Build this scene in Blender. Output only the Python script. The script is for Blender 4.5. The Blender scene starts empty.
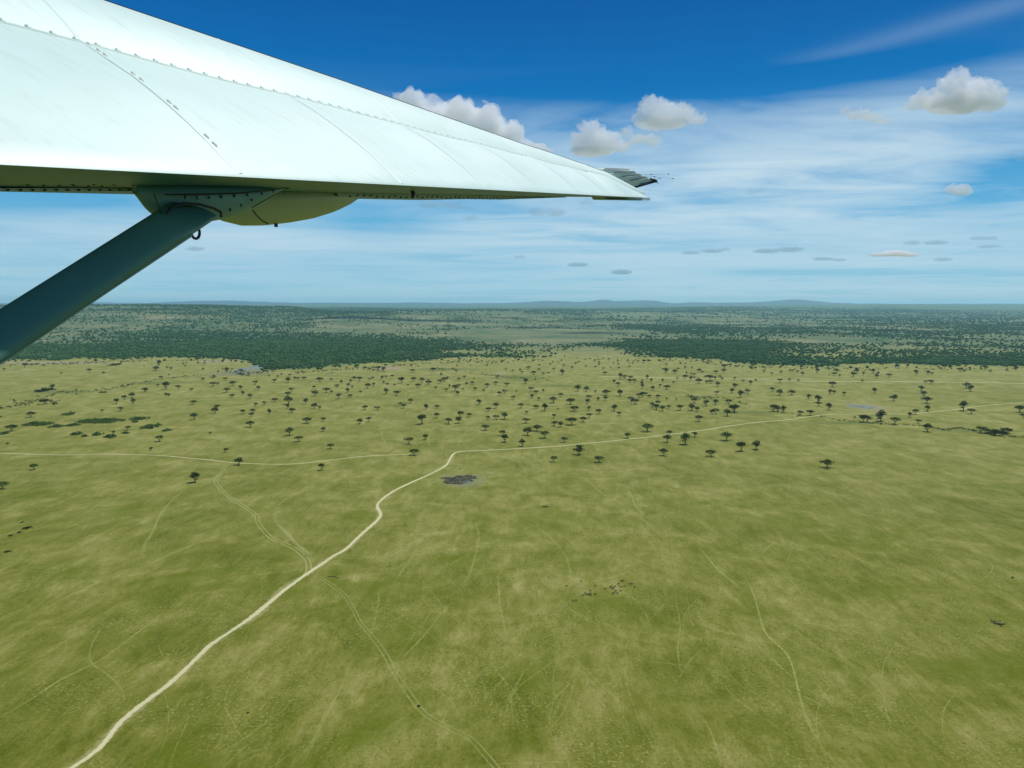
import bpy, bmesh, math, random
import numpy as np
from mathutils import Vector, noise, Matrix
random.seed(7); rng = np.random.default_rng(7)
SC = bpy.context.scene
COL = SC.collection
R = math.radians
H = 200.0; F = 740.0; TH = math.atan(80/740)
CT, ST = math.cos(TH), math.sin(TH)

# ------------------------------------------------------------------ projection
def ray(px, py):
    v = (px-512)/F; w = (384-py)/F
    return Vector((v, CT+w*ST, w*CT-ST))
def gnd(px, py, z=0.0):
    r = ray(px, py); k = (z-H)/r.z
    return Vector((r.x*k, r.y*k, z))
def slope_of(py):
    r = ray(512, py); return r.z/r.y

# ------------------------------------------------------------------ tagging
def tag(o, label=None, cat=None, group=None, kind=None):
    if label: o['label'] = label
    if cat: o['category'] = cat
    if group: o['group'] = group
    if kind: o['kind'] = kind
    return o
def link(name, me, mat=None, parent=None, smooth=False):
    o = bpy.data.objects.new(name, me); COL.objects.link(o)
    if mat: me.materials.append(mat)
    if parent: o.parent = parent
    if smooth: me.polygons.foreach_set('use_smooth', [True]*len(me.polygons))
    return o
def mesh(name, vs, fs):
    me = bpy.data.meshes.new(name); me.from_pydata([tuple(v) for v in vs], [], fs); me.update(); return me
def bulk_mesh(name, V, Fc):
    """V (n,3), Fc (m,k) numpy"""
    me = bpy.data.meshes.new(name); k = Fc.shape[1]
    me.vertices.add(len(V)); me.vertices.foreach_set('co', V.astype(np.float32).ravel())
    me.loops.add(Fc.size); me.loops.foreach_set('vertex_index', Fc.astype(np.int32).ravel())
    me.polygons.add(len(Fc)); me.polygons.foreach_set('loop_start', np.arange(0, Fc.size, k, dtype=np.int32))
    me.update(calc_edges=True); return me

# ------------------------------------------------------------------ materials
class N:
    def __init__(s, name, world=False):
        if world:
            s.m = bpy.data.worlds.new(name); SC.world = s.m
        else: s.m = bpy.data.materials.new(name)
        s.m.use_nodes = True; s.t = s.m.node_tree; s.t.nodes.clear()
    def n(s, typ, **kw):
        nd = s.t.nodes.new(typ)
        for k, v in kw.items():
            if k.startswith('i_'):
                key = k[2:]; key = int(key) if key.isdigit() else key.replace('_', ' ')
                s.put(nd.inputs[key], v)
            else: setattr(nd, k, v)
        return nd
    def put(s, inp, v):
        if isinstance(v, bpy.types.NodeSocket): s.t.links.new(v, inp)
        elif isinstance(v, bpy.types.Node): s.t.links.new(v.outputs[0], inp)
        else:
            if hasattr(inp.default_value, '__len__') and not hasattr(v, '__len__'): v = [v]*len(inp.default_value)
            if hasattr(v, '__len__') and len(inp.default_value) == 4 and len(v) == 3: v = tuple(v)+(1,)
            inp.default_value = v
    def math(s, op, a, b=0.0, clamp=False):
        nd = s.n('ShaderNodeMath', operation=op); nd.use_clamp = clamp
        s.put(nd.inputs[0], a); s.put(nd.inputs[1], b); return nd.outputs[0]
    def mix(s, f, a, b, mode='MIX'):
        nd = s.n('ShaderNodeMix', data_type='RGBA', blend_type=mode)
        s.put(nd.inputs[0], f); s.put(nd.inputs[6], a); s.put(nd.inputs[7], b); return nd.outputs[2]
    def ramp(s, f, stops, interp='LINEAR'):
        nd = s.n('ShaderNodeValToRGB'); cr = nd.color_ramp; cr.interpolation = interp
        while len(cr.elements) < len(stops): cr.elements.new(0.5)
        for e, (p, c) in zip(cr.elements, stops):
            e.position = p; e.color = (c, c, c, 1) if not hasattr(c, '__len__') else tuple(c)+(1,)*(4-len(c))
        s.put(nd.inputs[0], f); return nd.outputs[0]
    def noise(s, vec, scale, detail=4, rough=.55, dist=0.0):
        nd = s.n('ShaderNodeTexNoise'); s.put(nd.inputs['Vector'], vec)
        nd.inputs['Scale'].default_value = scale; nd.inputs['Detail'].default_value = detail
        nd.inputs['Roughness'].default_value = rough; nd.inputs['Distortion'].default_value = dist
        return nd.outputs[0]
    def out(s, surf=None, vol=None):
        o = s.n('ShaderNodeOutputWorld' if isinstance(s.m, bpy.types.World) else 'ShaderNodeOutputMaterial')
        if surf: s.put(o.inputs['Surface'], surf)
        if vol: s.put(o.inputs['Volume'], vol)
        return s.m
def lin(c): 
    return tuple(((x/255)/12.92 if x <= 10 else ((x/255+.055)/1.055)**2.4) for x in c)
def plain(name, col, rough=.6, var=.25, scale=3.0, metal=0.0, coat=0.0, spec=.5, bump=0.0):
    b = N(name); g = b.n('ShaderNodeTexCoord').outputs['Object']
    n1 = b.noise(g, scale, 5)
    c = b.mix(n1, tuple(x*(1-var) for x in col), tuple(min(1, x*(1+var)) for x in col))
    p = b.n('ShaderNodeBsdfPrincipled'); b.put(p.inputs['Base Color'], c)
    p.inputs['Roughness'].default_value = rough; p.inputs['Metallic'].default_value = metal
    p.inputs['Coat Weight'].default_value = coat; p.inputs['Specular IOR Level'].default_value = spec
    if bump:
        bp = b.n('ShaderNodeBump'); bp.inputs['Strength'].default_value = bump; bp.inputs['Distance'].default_value = .01
        b.put(bp.inputs['Height'], n1); b.put(p.inputs['Normal'], bp.outputs[0])
    return b.out(p.outputs[0])

# ------------------------------------------------------------------ render settings, camera, light
SC.view_settings.view_transform = 'Standard'; SC.view_settings.look = 'None'
SC.view_settings.exposure = 0.0; SC.view_settings.gamma = 1.0
SC.render.engine = 'CYCLES'
SC.cycles.volume_bounces = 18; SC.cycles.max_bounces = 22; SC.cycles.transparent_max_bounces = 12
SC.cycles.diffuse_bounces = 3; SC.cycles.glossy_bounces = 3
SC.cycles.use_denoising = True
try: SC.cycles.denoiser = 'OPENIMAGEDENOISE'; SC.cycles.denoising_prefilter = 'ACCURATE'
except Exception: pass
cam = bpy.data.cameras.new('camera'); cam.lens = 26.016; cam.sensor_width = 36; cam.clip_start = .05; cam.clip_end = 120000
co = bpy.data.objects.new('camera', cam); COL.objects.link(co)
co.location = (0, 0, H); co.rotation_euler = (R(90)-TH, 0, 0); SC.camera = co

SUN = Vector((.36, .42, 1.0)).normalized()
elev = math.asin(SUN.z); azim = math.atan2(SUN.x, SUN.y)
sl = bpy.data.lights.new('sun', 'SUN'); sl.energy = 4.2; sl.angle = R(.53); sl.color = (1, .965, .90)
so = bpy.data.objects.new('sun', sl); COL.objects.link(so)
so.rotation_euler = (-SUN).to_track_quat('-Z', 'Y').to_euler(); so.location = (0, 0, 500)

# ------------------------------------------------------------------ sky
def make_world():
    b = N('World', world=True)
    sky = b.n('ShaderNodeTexSky', sky_type='NISHITA'); sky.sun_disc = False
    sky.sun_elevation = elev; sky.sun_rotation = azim; sky.altitude = 1500; sky.air_density = 1.0
    sky.dust_density = .6; sky.ozone_density = 3.0
    tc = b.n('ShaderNodeTexCoord').outputs['Generated']
    sep = b.n('ShaderNodeSeparateXYZ'); b.put(sep.inputs[0], tc)
    X, Y, Z = sep.outputs
    hor = b.math('SQRT', b.math('ADD', b.math('MULTIPLY', X, X), b.math('MULTIPLY', Y, Y)))
    te = b.math('DIVIDE', Z, b.math('MAXIMUM', hor, .001))           # tangent of the elevation
    az = b.math('DIVIDE', X, b.math('MAXIMUM', Y, .05))              # tangent of the azimuth
    # clear-air colour of the tropical sky, deep blue overhead and pale at the horizon
    grade = b.ramp(b.math('DIVIDE', te, .6), [(0.0, lin((152, 202, 222))), (.07, lin((140, 196, 222))), (.20, lin((92, 172, 218))), (.32, lin((44, 144, 206))),
        (.46, lin((0, 112, 183))), (.62, lin((0, 94, 167))), (1.0, lin((0, 62, 130)))])
    lum = b.n('ShaderNodeRGBToBW'); b.put(lum.inputs[0], sky.outputs[0])
    skyc = b.mix(.98, sky.outputs[0], b.mix(1.0, grade, SKYN, 'MULTIPLY'))
    # thin high cloud, laid out on a level layer far above
    zz = b.math('ADD', b.math('MAXIMUM', Z, 0.0), .035)
    cv = b.n('ShaderNodeCombineXYZ'); b.put(cv.inputs[0], b.math('DIVIDE', X, zz)); b.put(cv.inputs[1], b.math('DIVIDE', Y, zz))
    mp = b.n('ShaderNodeMapping'); b.put(mp.inputs[0], cv.outputs[0]); mp.inputs['Rotation'].default_value = (0, 0, R(-14)); mp.inputs['Scale'].default_value = (.55, .85, 1)
    n1 = b.noise(mp.outputs[0], .38, 8, .52, .7); n2 = b.noise(mp.outputs[0], 1.5, 6, .6, 1.0)
    nn = b.math('ADD', b.math('MULTIPLY', n1, .66), b.math('MULTIPLY', n2, .34))
    band = b.ramp(b.math('DIVIDE', te, .5), [(0, .55), (.12, .62), (.2, .64), (.36, .74), (.45, .62), (.51, .40), (.55, .10), (.62, .0), (1, 0)])
    rightside = b.ramp(b.math('ADD', b.math('MULTIPLY', az, .7), .5), [(0, .55), (.35, .62), (.58, 1.0), (.85, 1.1), (1, .95)])
    def lobe(a0, t0, sa, st, tilt=0.0):
        da = b.math('SUBTRACT', az, a0); dt = b.math('SUBTRACT', b.math('SUBTRACT', te, t0), b.math('MULTIPLY', da, tilt))
        q = b.math('ADD', b.math('POWER', b.math('ABSOLUTE', b.math('DIVIDE', da, sa)), 2.0), b.math('POWER', b.math('ABSOLUTE', b.math('DIVIDE', dt, st)), 2.0))
        return b.math('EXPONENT', b.math('MULTIPLY', q, -1.0))
    veil = b.math('MULTIPLY', b.ramp(nn, [(.38, 0), (.48, .62), (.60, 1)]), b.math('MULTIPLY', band, rightside))
    for a0, t0, sa, st, tl, amp in ((.30, .165, .34, .035, -.02, .50), (.55, .215, .22, .03, .02, .42), (.64, .322, .16, .012, .07, .19), (.44, .300, .14, .009, .10, .12), (-.42, .082, .40, .030, .02, .42), (-.55, .148, .10, .012, -.05, .4),
                                    (.06, .10, .55, .026, .03, .36), (-.62, .10, .16, .02, 0, .2), (.42, .13, .30, .03, .03, .2)):
        veil = b.math('ADD', veil, b.math('MULTIPLY', lobe(a0, t0, sa, st, tl), b.math('MULTIPLY', b.math('ADD', nn, .25), amp)))
    for a0, t0, sa, st, tl, amp in ((-.68, .118, .18, .022, 0, .75), (-.18, .105, .10, .022, -.03, .55), (.66, .140, .09, .022, 0, .7), (.30, .27, .28, .02, 0, .3)):
        veil = b.math('SUBTRACT', veil, b.math('MULTIPLY', lobe(a0, t0, sa, st, tl), amp))
    veil = b.math('MULTIPLY', b.math('MAXIMUM', veil, 0.0), .95, clamp=True)
    vcol = b.mix(1.0, lin((200, 224, 236)), SKYN, 'MULTIPLY')
    c = b.mix(veil, skyc, vcol)
    bg = b.n('ShaderNodeBackground'); b.put(bg.inputs[0], c); bg.inputs[1].default_value = .10
    b.out(bg.outputs[0])
SKYN = (10, 10, 10)
make_world()

# ------------------------------------------------------------------ terrain
PXC = [-200, 0, 110, 200, 280, 350, 430, 512, 580, 650, 730, 800, 900, 1024, 1250]
YS = [3000, 4000, 5000, 6000, 7000, 8000, 9500, 11500, 14000, 18000, 22000, 26000, 34000]
PYT = {
 -200: [353, 341, 331, 320, 312, 307, 306, 308, 309, 308, 306.5, 305.3, 304.6],
 0:    [353, 341, 331, 320, 312, 307, 306, 308, 309, 308, 306.5, 305.0, 304.5],
 110:  [353, 341, 331, 320, 312, 307, 306, 308, 309, 308, 306.5, 304.6, 304.5],
 200:  [353, 341, 332, 322, 314, 308, 306.5, 308, 309, 308, 306, 304.6, 304.5],
 280:  [353, 341, 333, 326, 320, 312, 308, 308, 309, 308, 306, 305.0, 304.5],
 350:  [353, 341, 333.5, 325, 317, 311.5, 313, 311, 310, 308, 306.3, 305.0, 304.5],
 430:  [353, 341, 333.6, 327, 321, 315, 311, 312, 311, 309, 307, 305.4, 304.5],
 512:  [353, 341, 333.6, 328, 323, 318, 313, 311, 311.5, 309, 307, 305.6, 304.6],
 580:  [353, 341, 333.6, 328.7, 324, 320, 315, 312, 311.5, 309, 307, 305.6, 304.6],
 650:  [353, 341, 333.6, 328.7, 325.4, 321, 317, 313, 311, 308, 306.8, 305.8, 304.7],
 730:  [353, 341, 333.6, 328.7, 325, 322, 318, 314, 310, 307, 306.5, 305.6, 304.8],
 800:  [353, 341, 333.6, 328.7, 325.4, 322.7, 319, 316, 312, 308, 305.6, 305.3, 305],
 900:  [353, 341, 333.6, 328.7, 325.4, 322.7, 319, 316, 313, 308, 305.0, 305.3, 305],
 1024: [353, 341, 333.6, 328.7, 325.4, 322.7, 319, 316, 313, 308, 304.8, 305.2, 305],
 1250: [353, 341, 333.6, 328.7, 325.4, 322.7, 319, 316, 313, 308, 304.8, 305.2, 305]}
SL = np.array([[slope_of(v) for v in PYT[p]] for p in PXC])
def vnoise(x, y, s, seed=0):
    """smooth value noise, numpy"""
    x = np.asarray(x)/s+seed*17.3; y = np.asarray(y)/s+seed*9.1
    xi = np.floor(x).astype(np.int64); yi = np.floor(y).astype(np.int64); fx = x-xi; fy = y-yi
    fx = fx*fx*(3-2*fx); fy = fy*fy*(3-2*fy)
    def h(a, b): 
        n = (a*374761393+b*668265263+seed*974711) & 0xffffffff
        n = ((n ^ (n >> 13))*1274126177) & 0xffffffff
        return ((n ^ (n >> 16)) & 0xffff)/65535.0
    return (h(xi, yi)*(1-fx)+h(xi+1, yi)*fx)*(1-fy)+(h(xi, yi+1)*(1-fx)+h(xi+1, yi+1)*fx)*fy
def height(x, y):
    x = np.asarray(x, float); y = np.asarray(y, float)
    r = np.hypot(x, y); az = np.arctan2(x, y); azc = np.clip(az, -.80, .80)
    px = 512+F*np.tan(azc); Y = r*np.cos(azc)
    Yc = np.clip(Y, YS[0], YS[-1])
    iy = np.clip(np.searchsorted(YS, Yc, side='right')-1, 0, len(YS)-2); ys = np.array(YS)
    ty = (Yc-ys[iy])/(ys[iy+1]-ys[iy])
    pc = np.array(PXC); pxc = np.clip(px, pc[0], pc[-1])
    ix = np.clip(np.searchsorted(pc, pxc, side='right')-1, 0, len(pc)-2)
    tx = (pxc-pc[ix])/(pc[ix+1]-pc[ix]); tx = tx*tx*(3-2*tx)
    za = H+ys[iy]*((1-tx)*SL[ix, iy]+tx*SL[ix+1, iy]); zb = H+ys[iy+1]*((1-tx)*SL[ix, iy+1]+tx*SL[ix+1, iy+1])
    t2 = ty*ty*(3-2*ty)*.5+ty*.5
    z = za*(1-t2)+zb*t2
    g = np.clip((Y-3600)/5000, 0, 1)
    z = z+g*((vnoise(x, y, 1500, 1)-.5)*34+(vnoise(x, y, 600, 2)-.5)*16+(vnoise(x, y, 230, 3)-.5)*6)
    z = z+np.clip((Y-14000)/8000, 0, 1)*(vnoise(x, y, 3500, 6)-.5)*30
    return np.where(Y < 3050, 0.0, z*np.clip((Y-3000)/500, 0, 1))
def project(x, y, z):
    dz = z-H; fwd = y*CT-dz*ST; up = y*ST+dz*CT
    fwd = np.maximum(fwd, 1e-3); return 512+F*x/fwd, 384-F*up/fwd

# woodland density read off the hills: columns every 64 px of azimuth, rows down the slope
DROWS = [304, 308, 312, 316, 320, 324, 328, 332, 336, 340, 344, 348, 352, 356, 360, 364, 368, 372, 376]
DMAP = """66666776677777777
66667887677777777
45556864466667777
33446522222244676
33455422233333576
33454322244445677
34454323356635566
45654444311954566
55777664010444566
54777775003753455
55788887323986444
66888898343996344
78888888433996455
99999999743985566
99999999877886999
99999999999999999
99999999999999999
99999999999999999
99999999999999999""".split()
DM = np.array([[int(c)/9 for c in r] for r in DROWS and DMAP])
EDGE = [(-400, 361), (0, 361), (60, 360), (100, 359), (160, 358), (230, 359), (250, 362), (262, 371), (300, 370.5), (340, 367), (400, 362), (450, 359), (520, 358), (600, 357), (660, 358), (715, 360), (735, 365), (800, 367), (860, 366), (940, 366), (1024, 367), (1500, 367)]
def woodland(x, y, z=0.0):
    """density of trees at a ground point (0..1)"""
    px, py = project(x, y, z)
    e = np.interp(px, [a for a, _ in EDGE], [c for _, c in EDGE])
    e = e+(vnoise(x, y, 90, 8)-.5)*3.4+(vnoise(x, y, 22, 9)-.5)*2.6
    u = np.clip(px/64, 0, 15.999); v = np.interp(py, DROWS, np.arange(len(DROWS)))
    ui = u.astype(int); vi = np.clip(v.astype(int), 0, len(DROWS)-2); fu = u-ui; fv = v-vi
    d = (DM[vi, ui]*(1-fu)+DM[vi, np.minimum(ui+1, 16)]*fu)*(1-fv)+(DM[vi+1, ui]*(1-fu)+DM[vi+1, np.minimum(ui+1, 16)]*fu)*fv
    d = d-.09*np.clip((px-690)/60, 0, 1)*(py < 356)-.04*(py < 330)*(py > 314)+(vnoise(x, y, 900, 14)-.5)*.45+(vnoise(x, y, 420, 4)-.5)*.60+(vnoise(x, y, 150, 5)-.5)*.50
    # named stands of dense forest (first three imitate cloud shadow), glades and a meadow
    for cx, cy, sx, sy, amp, tilt in ((660, 328.5, 44, 2.6, .9, .05), (430, 308, 50, 2.2, .8, 0), (860, 318.5, 45, 1.8, .8, 0), (655, 348, 55, 9, .55, .08), (735, 352, 30, 6, .3, 0),
                                      (540, 336, 38, 4.0, -1.2, 0), (575, 338.5, 26, 1.8, -.9, 0), (50, 354, 8, 1.8, -.8, 0), (485, 334, 32, 2.6, -.6, 0), (820, 340, 50, 4, -.5, 0), (690, 330, 30, 1.6, -.4, 0),
                                      (470, 352, 40, 3, -.75, 0), (280, 353, 22, 2.5, -.35, 0), (700, 354, 14, 1.2, -.7, 0), (930, 330.5, 25, 1.0, -.7, 0), (600, 327, 60, 3, -.15, 0), (860, 350, 18, 1.5, -.5, 0), (345, 352, 110, 9, .35, .0)):
        d = d+amp*np.exp(-((px-cx)/sx)**2-((py-cy-(px-cx)*tilt)/sy)**2)
    d = np.where((py > 358) & (px > 730) | (py > 352) & (px < 440), np.maximum(d, .52+.35*vnoise(x, y, 170, 17)), d)
    d = d*np.clip((e-py)/3.2+.12, .12, 1)
    d = np.where(py > e, .16*np.clip(1-(py-e)/5, 0, 1)*(vnoise(x, y, 260, 21) > .45), d)
    return np.where((py > e+5) | (y < 2000), 0.0, np.clip(d, 0, 1))

def build_ground():
    azs = np.concatenate([np.linspace(-math.pi, -R(46), 40)[:-1], np.linspace(-R(46), R(46), 420), np.linspace(R(46), math.pi, 40)[1:-1]])
    rs = np.concatenate([[0.5], np.geomspace(20, 2300, 40), np.linspace(2350, 5000, 130), np.linspace(5040, 12000, 150), np.geomspace(12100, 34000, 110)])
    A, Rr = np.meshgrid(azs, rs); X = Rr*np.sin(A); Y = Rr*np.cos(A); Z = height(X, Y)
    V = np.stack([X, Y, Z], -1).reshape(-1, 3); na = len(azs); nr = len(rs)
    i, j = np.meshgrid(np.arange(nr-1), np.arange(na), indexing='ij'); j2 = (j+1) % na
    Fc = np.stack([i*na+j, i*na+j2, (i+1)*na+j2, (i+1)*na+j], -1).reshape(-1, 4)[:, ::-1]
    me = bulk_mesh('ground', V, Fc)
    w = woodland(X, Y, Z)
    w = np.where(np.abs(A) > .8, .4*(Y*0+1)*(Rr > 3000), w)
    at = me.attributes.new('undergrowth', 'FLOAT', 'POINT'); at.data.foreach_set('value', w.ravel().astype(np.float32))
    o = link('ground', me, mat_ground(), smooth=True); tag(o, kind='structure')
def mat_ground():
    b = N('savanna grass'); P = b.n('ShaderNodeNewGeometry').outputs['Position']
    mp = b.n('ShaderNodeMapping'); b.put(mp.inputs[0], P); mp.inputs['Rotation'].default_value = (0, 0, R(28)); mp.inputs['Scale'].default_value = (1, .38, 1)
    mp2 = b.n('ShaderNodeMapping'); b.put(mp2.inputs[0], P); mp2.inputs['Rotation'].default_value = (0, 0, R(-35)); mp2.inputs['Scale'].default_value = (1, .3, 1)
    big = b.noise(P, .0022, 4, .5, .4); mid = b.noise(P, .016, 7, .66, 1.0); st = b.noise(mp.outputs[0], .06, 7, .68, .6)
    st2 = b.noise(mp2.outputs[0], .16, 5, .7, .3); fine = b.noise(P, .42, 8, .88, .6)
    f = b.math('ADD', b.math('ADD', b.math('MULTIPLY', big, .15), b.math('MULTIPLY', mid, .27)), b.math('ADD', b.math('MULTIPLY', st, .21), b.math('ADD', b.math('MULTIPLY', st2, .16), b.math('MULTIPLY', fine, .21))))
    c = b.ramp(f, [(.395, (.070, .092, .0030)), (.45, (.116, .138, .0085)), (.50, (.170, .183, .024)), (.545, (.238, .238, .054)), (.60, (.345, .328, .115))])
    # drier and paler towards the far side of the plain
    sep = b.n('ShaderNodeSeparateXYZ'); b.put(sep.inputs[0], P)
    far = b.ramp(b.math('DIVIDE', sep.outputs[1], 4000), [(.08, 0), (.22, .35), (.5, .8), (.62, .95), (.72, 1.0)])
    dry = b.ramp(b.math('ADD', b.math('MULTIPLY', mid, .5), b.math('MULTIPLY', st, .5)), [(.38, (.165, .186, .036)), (.5, (.250, .256, .070)), (.62, (.340, .325, .120))])
    c = b.mix(b.math('MULTIPLY', far, .82), c, dry)
    sp1 = b.noise(P, .62, 3, .6); patchy = b.noise(P, .018, 3)
    c = b.mix(b.math('MULTIPLY', b.ramp(sp1, [(.54, 0), (.68, .7)]), b.ramp(patchy, [(.42, .2), (.6, 1)])), c, (.36, .36, .13))
    c = b.mix(b.ramp(b.noise(mp2.outputs[0], .8, 4, .7), [(.33, .6), (.43, 0)]), c, (.055, .078, .008))
    # bright green flush in damp hollows
    fl = b.ramp(b.noise(P, .012, 5, .6, .6), [(.53, 0), (.64, .6)])
    fl = b.math('MULTIPLY', fl, b.ramp(b.math('DIVIDE', sep.outputs[1], 1200), [(.5, 1), (1, .15)]))
    c = b.mix(fl, c, (.104, .140, .003))
    # worn game trails, winding and braided
    w1 = b.n('ShaderNodeTexVoronoi', feature='DISTANCE_TO_EDGE'); wd = b.n('ShaderNodeMix', data_type='VECTOR')
    nz = b.n('ShaderNodeTexNoise'); nz.inputs['Scale'].default_value = .02; nz.inputs['Detail'].default_value = 5; b.put(nz.inputs['Vector'], P)
    off = b.n('ShaderNodeVectorMath', operation='SCALE'); b.put(off.inputs[0], nz.outputs[1]); off.inputs['Scale'].default_value = 55
    ad = b.n('ShaderNodeVectorMath', operation='ADD'); b.put(ad.inputs[0], mp.outputs[0]); b.put(ad.inputs[1], off.outputs[0])
    b.put(w1.inputs['Vector'], ad.outputs[0]); w1.inputs['Scale'].default_value = .016
    trail = b.ramp(w1.outputs['Distance'], [(0, .8), (.007, .5), (.016, 0)])
    trail = b.math('MULTIPLY', trail, b.ramp(b.noise(P, .012, 3), [(.48, 0), (.66, .38)]))
    c = b.mix(trail, c, (.30, .31, .10))
    # tussocks
    vo = b.n('ShaderNodeTexVoronoi'); b.put(vo.inputs['Vector'], P); vo.inputs['Scale'].default_value = .14
    tus = b.math('MULTIPLY', b.ramp(vo.outputs['Distance'], [(.0, 1), (.10, .8), (.17, 0)]), b.ramp(b.noise(P, .03, 3), [(.48, 0), (.6, .55)]))
    c = b.mix(tus, c, (.045, .065, .012))
    # hills: greyer bush grass, then the undergrowth of the woods
    hill = b.ramp(b.math('DIVIDE', sep.outputs[1], 10000), [(.27, 0), (.36, 1)])
    hn = b.noise(P, .0020, 7, .64, .8); hf = b.noise(P, .02, 5, .7)
    hc = b.ramp(b.math('ADD', b.math('MULTIPLY', hn, .55), b.math('MULTIPLY', hf, .45)), [(.38, (.050, .105, .045)), (.47, (.095, .140, .060)), (.54, (.165, .188, .082)), (.63, (.27, .250, .130))])
    c = b.mix(hill, c, hc)
    at = b.n('ShaderNodeAttribute'); at.attribute_name = 'undergrowth'
    und = b.math('MULTIPLY', b.ramp(at.outputs['Fac'], [(.2, 0), (.85, 1)]), .80)
    uc = b.mix(b.ramp(b.noise(P, .022, 6, .75), [(.35, 0), (.65, 1)]), (.020, .085, .036), (.085, .180, .075))
    c = b.mix(und, c, uc)
    p = b.n('ShaderNodeBsdfPrincipled'); b.put(p.inputs['Base Color'], c); p.inputs['Roughness'].default_value = .95; p.inputs['Specular IOR Level'].default_value = .1
    bp = b.n('ShaderNodeBump'); bp.inputs['Strength'].default_value = .55; bp.inputs['Distance'].default_value = 1.2
    b.put(bp.inputs['Height'], b.math('ADD', st2, fine)); b.put(p.inputs['Normal'], bp.outputs[0])
    return b.out(p.outputs[0])
build_ground()

def far_hills():
    """blue hills on the skyline"""
    D = 29000
    prof = [(-420, 303.5), (-200, 303), (60, 303.2), (90, 302), (120, 302.6), (150, 303), (175, 301.6), (200, 301), (235, 300.6), (262, 301.6), (300, 302.8), (330, 302.5), (380, 302.8), (420, 302.4), (470, 303.2), (510, 302.8), (530, 301.8), (543, 300.8), (560, 300.9), (575, 302), (587, 301.6),
            (597, 300), (606, 299.8), (614, 301), (625, 300.8), (640, 300.2), (655, 300.6), (663, 302.2), (675, 303.2), (690, 302.2), (710, 302.6), (740, 302.6), (768, 301.4), (785, 299.6), (800, 299.4), (812, 300.8), (830, 302.6), (860, 303.6), (900, 303.8), (1024, 303.6), (1500, 303)]
    us = np.arange(-420, 1500, 2.0); pys = np.interp(us, [a for a, _ in prof], [c for _, c in prof])
    az = np.arctan((us-512)/F)
    V = []; nrow = 9
    for k in range(nrow):
        t = k/(nrow-1); prof_k = math.sin(math.pi*t)
        for i, a in enumerate(az):
            top = H+D*slope_of(pys[i])+(vnoise(us[i], 0, 7, 3)-.5)*16
            rr = (D-2600+5200*t)/math.cos(a)*1.0
            rr = min(rr, 40000)
            V.append((rr*math.sin(a), rr*math.cos(a), -3+(top+3)*prof_k*(1 if k == nrow//2 else .93+.07*vnoise(us[i], k*9, 5, 5))))
    n = len(us); Fc = [(k*n+i, k*n+i+1, (k+1)*n+i+1, (k+1)*n+i) for k in range(nrow-1) for i in range(n-1)]
    o = link('hills', mesh('hills', V, Fc), plain('haze-tinted hill bush', (.045, .100, .130), .95, .3, .001), smooth=True); tag(o, kind='structure')  # bluish base colour paints extra distance haze onto the hills
far_hills()

# ------------------------------------------------------------------ woodland on the hills (uncountable)
def mat_leaf(name, c1, c2, scale=.05, tr=.22):
    b = N(name); g = b.n('ShaderNodeNewGeometry'); P = g.outputs['Position']
    rnd = b.noise(P, scale, 3, .6); r2 = b.noise(P, scale*12, 2, .5)
    c = b.mix(b.ramp(b.math('ADD', b.math('MULTIPLY', rnd, .6), b.math('MULTIPLY', r2, .4)), [(.35, 0), (.65, 1)]), c1, c2)
    d = b.n('ShaderNodeBsdfDiffuse'); b.put(d.inputs[0], c)
    t = b.n('ShaderNodeBsdfTranslucent'); b.put(t.inputs[0], c)
    m = b.n('ShaderNodeMixShader'); m.inputs[0].default_value = tr; b.put(m.inputs[1], d.outputs[0]); b.put(m.inputs[2], t.outputs[0])
    return b.out(m.outputs[0])
ICO_V = None
def build_woodland():
    bm = bmesh.new(); bmesh.ops.create_icosphere(bm, subdivisions=1, radius=1); bm.verts.ensure_lookup_table()
    iv = np.array([v.co[:] for v in bm.verts]); bm.faces.ensure_lookup_table(); fi = np.array([[v.index for v in f.verts] for f in bm.faces]); bm.free()
    def scatter(rmin, rmax, n, size, keep):
        a = rng.uniform(-R(38), R(38), n); r = np.sqrt(rng.uniform(rmin**2, rmax**2, n))
        x = r*np.sin(a); y = r*np.cos(a); z = height(x, y); d = woodland(x, y, z)
        k = rng.uniform(0, 1, n) < d**1.7*keep*(.62+.76*(vnoise(x, y, 75, 12))); x, y, z = x[k], y[k], z[k]; m = len(x)
        s = size*rng.uniform(.6, 1.35, m)
        V = np.empty((m, len(iv), 3)); jit = rng.uniform(.72, 1.25, (m, len(iv), 1))
        V[:] = iv[None]*jit*s[:, None, None]; V[:, :, 2] *= .62
        rot = rng.uniform(0, 6.28, m); c, sn = np.cos(rot)[:, None], np.sin(rot)[:, None]
        vx = V[:, :, 0]*c-V[:, :, 1]*sn; vy = V[:, :, 0]*sn+V[:, :, 1]*c
        V[:, :, 0] = vx+x[:, None]; V[:, :, 1] = vy+y[:, None]; V[:, :, 2] += (z+s*.62)[:, None]
        Fc = fi[None]+(np.arange(m)*len(iv))[:, None, None]
        return V.reshape(-1, 3), Fc.reshape(-1, 3)
    parts = [scatter(2250, 4300, 80000, 5.0, .95), scatter(4300, 8500, 130000, 6.4, .55), scatter(8500, 19000, 100000, 11.0, .55)]
    Vs, Fs, o = [], [], 0
    for V, Fc in parts:
        Vs.append(V); Fs.append(Fc+o); o += len(V)
    me = bulk_mesh('woodland', np.concatenate(Vs), np.concatenate(Fs))
    ob = link('woodland', me, mat_leaf('woodland leaves', (.028, .105, .032), (.135, .260, .082), .012, .42))
    tag(ob, 'dense dark green bush and forest covering the hills beyond the plain', 'woodland', kind='stuff')
build_woodland()

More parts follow.
